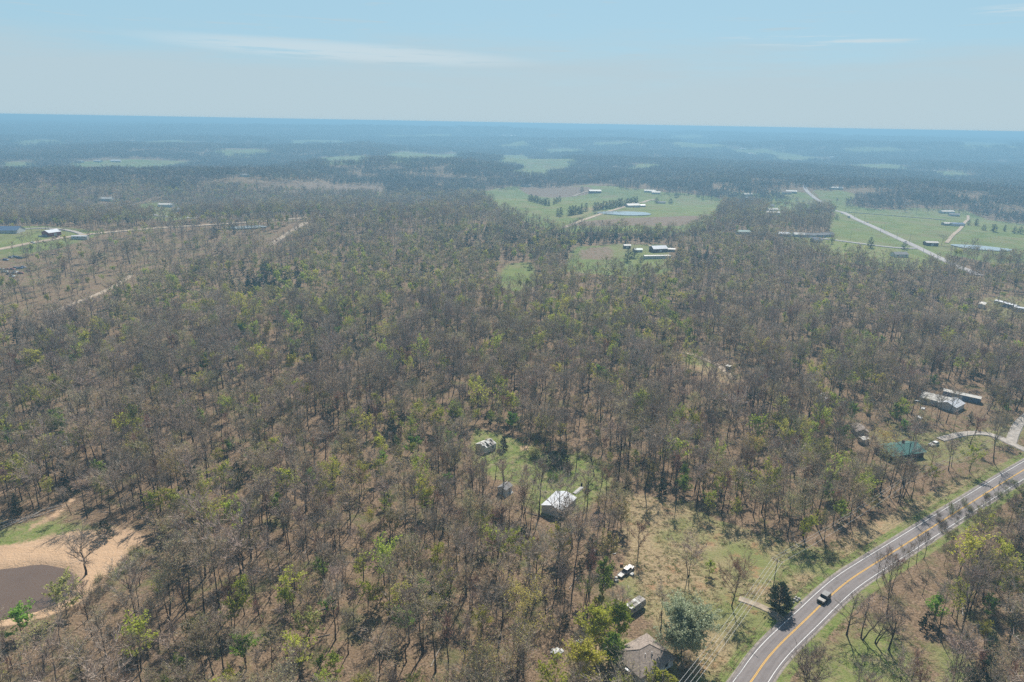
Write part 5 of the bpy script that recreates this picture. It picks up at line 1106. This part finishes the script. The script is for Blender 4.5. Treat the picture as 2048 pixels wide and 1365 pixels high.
#=PART4=
# ---------------------------------------------------------------- vehicles
def wheels(t, xs, hw, r, wd=.22):
    for x_ in xs:
        for s in (-1, 1):
            b = MB(); b.tube([(x_, s * (hw - wd), r), (x_, s * hw, r)], r, 14); w_ = b.obj('wheel', M['tyre'], t, False)
            b = MB(); b.tube([(x_, s * (hw - .02), r), (x_, s * (hw + .012), r)], r * .58, 10); b.obj('rim', M['rim'], w_)
def loft(mb, A, Bq, m=0): mb.hexa(A, Bq, m)
def car(name, label, cat, uv, rz, col, L=4.5, Wd=1.8, H=1.6, boxy=False, detail=True, group=None, roofcol=None, hoodcol=None):
    """nose towards local +x"""
    p = PX(*uv); t = thing(name, label, cat, p, rz, group); pm = paint(col); a = L / 2; hw = Wd / 2; g, bl = .28, .95 if not boxy else 1.08
    prof = [(-a, g + .12), (-a + .08, g), (a - .1, g), (a, g + .15), (a - .02, bl - .22), (a - .18, bl - .06), (a * .38, bl), (-a * .96, bl), (-a, bl - .15)] if not boxy else [(-a, g), (a, g), (a, bl - .05), (a - .08, bl), (-a, bl)]
    b = MB(); b.prism(prof, -hw, hw); b.F = [f[::-1] for f in b.F]; b.obj('body', pm, t)
    x0, x1 = (-a * .94, a * .30) if not boxy else (-a * .97, a * .22); rx0, rx1 = (-a * .74, a * .02) if not boxy else (-a * .93, a * .12); ih = hw - .06; rh = hw - (.22 if not boxy else .1)
    bq = [(x0, -ih, bl), (x1, -ih, bl), (x1, ih, bl), (x0, ih, bl)]; tq = [(rx0, -rh, H - .07), (rx1, -rh, H - .07), (rx1, rh, H - .07), (rx0, rh, H - .07)]
    b = MB(); b.hexa(bq, tq); cab = b.obj('cabin', M['glass'], t)
    b = MB(); o = .02; b.hexa([(k[0], k[1], k[2]) for k in tq], [(rx0 + o, -rh + .03, H), (rx1 - o, -rh + .03, H), (rx1 - o, rh - .03, H), (rx0 + o, rh - .03, H)]); b.obj('roof', paint(roofcol) if roofcol else pm, t)
    if detail:
        B0 = [Vector(k) for k in bq]; T0 = [Vector(k) for k in tq]
        for i in range(4): f = MB(); f.tube([B0[i], T0[i]], .05, 4); f.obj('pillar', pm, t)
        for s, i, j in ((-1, 0, 1), (1, 3, 2)): f = MB(); f.tube([B0[i].lerp(B0[j], .52), T0[i].lerp(T0[j], .5)], .05, 4); f.obj('pillar', pm, t)
        f = MB(); f.box((x1 + (a - x1) * .46, 0, bl + .012), ((a - x1) * .78, Wd - .22, .03)); f.obj('hood', paint(hoodcol) if hoodcol else pm, t)
        for s in (-1, 1):
            f = MB(); f.box((a - .02, s * (hw - .25), bl - .28), (.1, .3, .16)); f.obj('headlight', M['lamp_glass'], t)
            f = MB(); f.box((-a + .0, s * (hw - .16), bl - .25), (.08, .2, .26)); f.obj('tail_lamp', M['tail_red'], t)
            f = MB(); f.box((x1 - .15, s * (hw + .07), bl + .1), (.16, .18, .13)); f.obj('mirror', pm, t)
        for sx in (-1, 1): f = MB(); f.box((sx * (a + .02), 0, g + .18), (.12, Wd * .96, .2)); f.obj('bumper', M['tyre'] if boxy else pm, t)
        wheels(t, (-a * .6, a * .62), hw + .02, .36 if not boxy else .42)
    else: wheels(t, (-a * .6, a * .62), hw + .02, .34)
    return t
def road_heading(uv): p = PX(*uv)[:2]; i = int(np.argmin(np.hypot(*(ROAD - p).T))); d = ROAD[max(0, i - 2)] - ROAD[min(len(ROAD) - 1, i + 2)]; return math.atan2(d[1], d[0])
t = car('off_road_car', 'dark boxy off-road car with grey hood driving on the asphalt road', 'car', (1647, 1201), road_heading((1645, 1197)), (.030, .028, .026), 4.5, 1.95, 1.9, True, roofcol=(.085, .08, .075), hoodcol=(.24, .215, .185))
b = MB(); b.tube([(-2.3, 0, .95), (-2.52, 0, .95)], .36, 12); b.obj('spare_wheel', M['tyre'], t)
b = MB(); b.box((.75, 0, 1.95), (.05, 1.5, .04)); b.obj('roof_rail', M['tyre'], t)
car('parked_car', 'pale abandoned estate car with dark rear window at the field edge', 'car', (1256, 1143), ang((1250, 1146), (1263, 1134)), (.33, .28, .25), 4.7, 1.85, 1.7)
car('parked_car', 'white car parked in the yard of the green roofed house', 'car', (1867, 891), ang((1875, 889), (1860, 893)), (.72, .72, .70), 4.7, 1.8, 1.5)
# old camper by the thicket
p = PX(1270, 1220); t = thing('old_camper', 'old boxy camper van with patched pale roof in the thicket', 'camper van', p, ang((1258, 1224), (1276, 1212)))
b = MB(); b.prism([(-3.2, .5), (3.0, .5), (3.2, 1.2), (2.9, 2.5), (-3.2, 2.6)], -1.15, 1.15); b.F = [f[::-1] for f in b.F]; b.obj('body', M['weathered_wood'], t)
for k in range(6): b = MB(); b.box((-2.7 + k * 1.03, R_.uniform(-.06, .06), 2.60 + R_.uniform(.0, .04)), (.95, 2.2, .06)); b.obj('roof_panel', M['weathered_wood' if k % 3 else 'white_wood'], t)
for s in (-1, 1):
    for x_ in (-1.8, .2): window(t, x_, s * 1.15, 1.75, .9, .6, s)
b = MB(); b.box((3.08, 0, 1.8), (.04, 1.8, .8)); b.obj('windscreen', M['glass'], t); wheels(t, (-1.9, 2.0), 1.14, .42)
# junk cars in the left savanna, and the traffic
JC = [(4, 540), (10, 545), (16, 540), (26, 540), (33, 537), (40, 538), (47, 536), (20, 549), (27, 548), (32, 545), (25, 554), (42, 548), (57, 543), (22, 516), (30, 515), (12, 521), (40, 517), (66, 487), (82, 474), (92, 473), (108, 478), (116, 475)]
JCc = [((.62, .62, .6), 'white'), ((.05, .05, .055), 'black'), ((.09, .14, .26), 'blue'), ((.30, .30, .31), 'grey'), ((.28, .05, .045), 'red'), ((.42, .5, .52), 'pale blue')]
first = {}
for i, (u, v) in enumerate(JC):
    c, cn = JCc[(i * 5 + i // 3) % 6]; where = 'in the lower rows of junked cars' if v > 530 else ('in the upper row of junked cars' if v > 500 else 'parked at the left farmyard')
    lab = '%s car %s at the left edge' % (cn, where)
    if c not in first: first[c] = t = car('junk_car', lab, 'car', (u, v), R_.uniform(-.5, .5), c, 4.5, 1.8, 1.45, False, False)
    else: t = copy_tree(first[c]); t.location = PX(u, v); t.rotation_euler.z = R_.uniform(-.5, .5)
    tag(t, lab, 'car', '%s cars %s' % (cn, where))
hwz = lambda a, b: ang(a, b)
p = PX(1697, 436); t = thing('box_truck', 'white box truck driving down the far highway', 'truck', p, ang((1690, 431), (1705, 438)))
b = MB(); b.box((-.9, 0, 2.0), (5.6, 2.4, 2.6)); b.obj('cargo_box', M['white_wall'], t); b = MB(); b.prism([(1.95, .6), (4.0, .6), (4.0, 1.4), (3.5, 2.5), (1.95, 2.6)], -1.1, 1.1); b.F = [f[::-1] for f in b.F]; b.obj('cab', paint((.6, .6, .6)), t)
b = MB(); b.box((3.82, 0, 1.95), (.06, 1.9, .7)); b.obj('windscreen', M['glass'], t); wheels(t, (-2.4, 3.0), 1.18, .5)
for u, v, c, lab in [(1669, 420, (.05, .05, .06), 'dark car above the box truck on the highway'), (1683, 428, (.5, .5, .5), 'silver car just ahead of the box truck'), (1610, 379, (.06, .06, .06), 'dark car high on the distant highway'), (1622, 391, (.2, .22, .26), 'blue grey car on the upper bend of the highway'), (1735, 447, (.04, .05, .06), 'dark car below the box truck on the highway')]:
    car('moving_car', lab, 'car', (u, v), ang((1690, 430), (1740, 452)), c, 4.8, 1.9, 1.5, False, False)
# ---------------------------------------------------------------- poles, wires and small things
def utility_pole(label, xy, H, heading, arm=2.6, group=None):
    z = float(hgt(*xy)); t = thing('utility_pole', label, 'utility pole', (xy[0], xy[1], z), heading, group)
    b = MB(); b.tube([(0, 0, -.5), (0, 0, H)], [.16, .1], 8); b.obj('pole', M['pole_wood'], t); b = MB(); b.box((0, .14, H - .5), (arm, .12, .14)); ca = b.obj('crossarm', M['pole_wood'], t)
    for s in (-1, -.35, .35, 1): b = MB(); b.tube([(s * arm * .47, .14, H - .43), (s * arm * .47, .14, H - .2)], [.05, .04], 6); b.obj('insulator', M['insulator'], ca)
    return [Matrix.Translation((xy[0], xy[1], z)) @ Matrix.Rotation(heading, 4, 'Z') @ Vector((s * arm * .47, .14, H - .2)) for s in (-1, -.35, .35, 1)]
P1 = PX(1546, 1176)[:2]; i1 = int(np.argmin(np.hypot(*(ROAD - P1).T)))
dn = PX(1345, 1460)[:2]; up = PX(1800, 1008)[:2]; up2 = PX(2060, 880)[:2]
hd = math.atan2(up[1] - dn[1], up[0] - dn[0]) - math.pi / 2
A = utility_pole('wooden utility pole with crossarm behind the driveway cedar', P1, 9.5, hd, 3.0); Bp = utility_pole('utility pole at the bottom edge carrying the wires past the willow', dn, 9.5, hd, 3.0); Cp = utility_pole('utility pole standing among bare trees by the road bend', up, 9.5, hd, 3.0); Dp = utility_pole('utility pole near the gravel drive at the right edge', up2, 9.5, hd, 3.0)
for S, E_, k, nm in ((A, Bp, (0, 1, 2, 3), 'down to the willow'), (A, Cp, (0, 1, 3), 'up along the wood edge'), (Cp, Dp, (0, 1, 3), 'on past the green roofed house')):
    for j in k:
        b = MB(); n = 14; pts = []
        for q in range(n + 1): f = q / n; pv = Vector(S[j]).lerp(Vector(E_[j]), f); pv.z -= 1.1 * 4 * f * (1 - f); pts.append(pv)
        b.tube(pts, .03, 4); tag(b.obj('power_line', M['wire']), 'pale overhead wire from the driveway pole %s' % nm if S is A else 'pale overhead wire running %s' % nm, 'wire', 'overhead wires %s' % nm)
for k, (u, v) in enumerate([(1760, 468), (1768, 463), (1793, 480), (1818, 488), (1728, 447), (1708, 438), (1846, 505), (1700, 482)]):
    utility_pole('thin pole standing along the far highway fields', PX(u, v)[:2], 11, .6, 1.8, 'thin poles along the far highway')
for k, (u, v) in enumerate([(1589, 1200), (1594, 1203), (1598, 1199), (1587, 1206), (1602, 1206), (1592, 1196)]):
    p = PX(u, v); rg_ = random.Random(k); b = MB(); b.tube([(-.32, 0, .1), (-.1, .05, .16), (.15, -.04, .14), (.34, 0, .08)], [.12, .3, .26, .1], 6); o = b.obj('rock', M['rock']); o.location = p; o.rotation_euler = (0, 0, rg_.uniform(0, 3)); o.scale = [rg_.uniform(.7, 1.3)] * 3; tag(o, 'pale rock in the pile between the driveway cedar and the road', 'rock', 'pale rocks beside the driveway cedar')
for k in range(11):
    f = k / 10; p = PX(8 + 112 * f, 1052 - 36 * f + R_.uniform(-5, 5)); b = MB(); Lg = R_.uniform(4, 9); b.tube([(-Lg / 2, 0, .2), (-Lg * .1, R_.uniform(-.4, .4), .35), (Lg / 2, 0, R_.uniform(.2, .9))], [.2, .15, .06], 6)
    for _ in range(4): x_ = R_.uniform(-.3, .5) * Lg; b.tube([(x_, 0, .3), (x_ + R_.uniform(-.8, 1.2), R_.uniform(-1.2, 1.2), R_.uniform(.3, 1.2))], [.07, .02], 4)
    o = b.obj('fallen_log', M['log']); o.location = p; o.rotation_euler.z = ang((8, 1052), (120, 1016)) + R_.uniform(-.35, .35); tag(o, 'bleached fallen log in the brush heap beyond the orange dirt', 'log', 'fallen logs beyond the orange dirt')
def sheet(name, label, cat, uv, d, mat, rz=0, tilt=0.06, group=None, h=.12):
    b = MB(); b.box((0, 0, h), (d[0], d[1], d[2])); o = b.obj(name, M[mat]); o.location = PX(*uv); o.rotation_euler = (tilt, tilt * .5, rz); return tag(o, label, cat, group)
sheet('white_board', 'single white board lying right of the debris heap', 'board', (1160, 1283), (1.7, 1.1, .05), 'white_wood', .5)
for k, (u, v, a, c) in enumerate([(1108, 1303, 1.6, .8), (1114, 1300, 1.3, 1.0), (1119, 1304, 1.4, .7), (1112, 1307, 1.0, .9), (1124, 1302, 1.2, .6), (1104, 1305, .9, .5)]):
    sheet('broken_panel', 'broken pale panel in the debris heap below the golden oak', 'panel', (u, v), (a, c, .05), 'white_wood', R_.uniform(0, 3), R_.uniform(-.2, .2), 'broken pale panels below the golden oak', .15)
p = PX(1243, 1152); t = thing('flat_trailer', 'small pale flatbed trailer behind the abandoned estate car', 'trailer', p, ang((1238, 1156), (1248, 1147)))
b = MB(); b.box((0, 0, .6), (2.6, 1.6, .1)); b.obj('deck', M['white_wood'], t)
for s in (-1, 1): b = MB(); b.box((0, s * .8, .74), (2.6, .06, .2)); b.obj('side_rail', M['weathered_wood'], t)
b = MB(); b.tube([(1.25, 0, .55), (2.2, 0, .5)], .05, 5); b.obj('tow_bar', M['rust'], t); wheels(t, (-.2,), .84, .3, .16)
def crate(label, uv, d, mat, rz):
    p = PX(*uv); t = thing('junk_box', label, 'box', p, rz); b = MB(); b.box((0, 0, d[2] / 2), d); b.obj('box_body', M[mat], t); b = MB(); b.box((0, 0, d[2] + .03), (d[0] * 1.06, d[1] * 1.06, .06)); b.obj('lid', M[mat], t)
crate('tan wooden junk box below the flat trailer', (1233, 1163), (1.0, .7, .5), 'weathered_wood', .4); crate('white junk box left of the flat trailer', (1232, 1157), (.7, .6, .4), 'white_wood', .2)
crate('pale junk box right of the abandoned estate car', (1264, 1150), (1.1, .8, .4), 'white_wood', .9); crate('pinkish junk box left of the abandoned estate car', (1243, 1132), (.8, .7, .7), 'rust', .1)
b = MB(); b.tube([(0, 0, 0), (0, 0, .8)], [.3, .32], 12); o = b.obj('blue_barrel', M['blue_roof']); o.location = PX(1211, 1171); tag(o, 'blue barrel at the foot of the ivy covered tree', 'barrel')
for k, (u, v) in enumerate([(1185, 1100), (1190, 1104), (1225, 1104), (1228, 1107)]): sheet('tarp_scrap', 'scrap of white and blue tarp in the thicket above the parked car', 'tarp', (u, v), (1.2, .9, .04), 'white_wood' if k % 2 else 'blue_roof', k, .15, 'tarp scraps in the thicket above the parked car')
p = PX(1163, 972); t = thing('burn_barrel', 'black barrel at the end of the path behind the metal barn', 'barrel', p); b = MB(); b.tube([(0, 0, 0), (0, 0, 1.0)], .38, 12); b.obj('drum', M['tyre'], t); b = MB(); b.tube([(0, 0, 1.0), (0, 0, 1.06)], .42, 12); b.obj('lid', M['tyre'], t)
for k, (u, v) in enumerate([(1640, 792), (1652, 798), (1646, 790), (1834, 803), (1846, 818), (1839, 836)]):
    sheet('junk_sheet', 'pale metal sheet lying in the wood left of the grey house' if k < 3 else 'pale sheet of scrap lying by the grey house', 'scrap sheet', (u, v), (2.4, 1.5, .06), 'metal_roof', k, .08, 'pale metal sheets in the wood' if k < 3 else 'scrap sheets by the grey house', .3)
# ---------------------------------------------------------------- the air between here and the horizon
def haze_box():
    m, t = material('haze_air')
    v = t.node('ShaderNodeVolumePrincipled'); v.inputs['Color'].default_value = (.31, .565, .755, 1); v.inputs['Density'].default_value = 0.00035; v.inputs['Anisotropy'].default_value = 0.15
    t.node('ShaderNodeOutputMaterial', in_Volume=v.outputs[0])
    b = MB(); s = 20500.0; top = CAM_H + .6; bot = ZMIN - 1.5; b.box((0, 0, (top + bot) / 2), (2 * s, 2 * s, top - bot)); o = b.obj('haze', m); tag(o, 'thin blue haze over the valley', None, None, 'stuff')
haze_box()
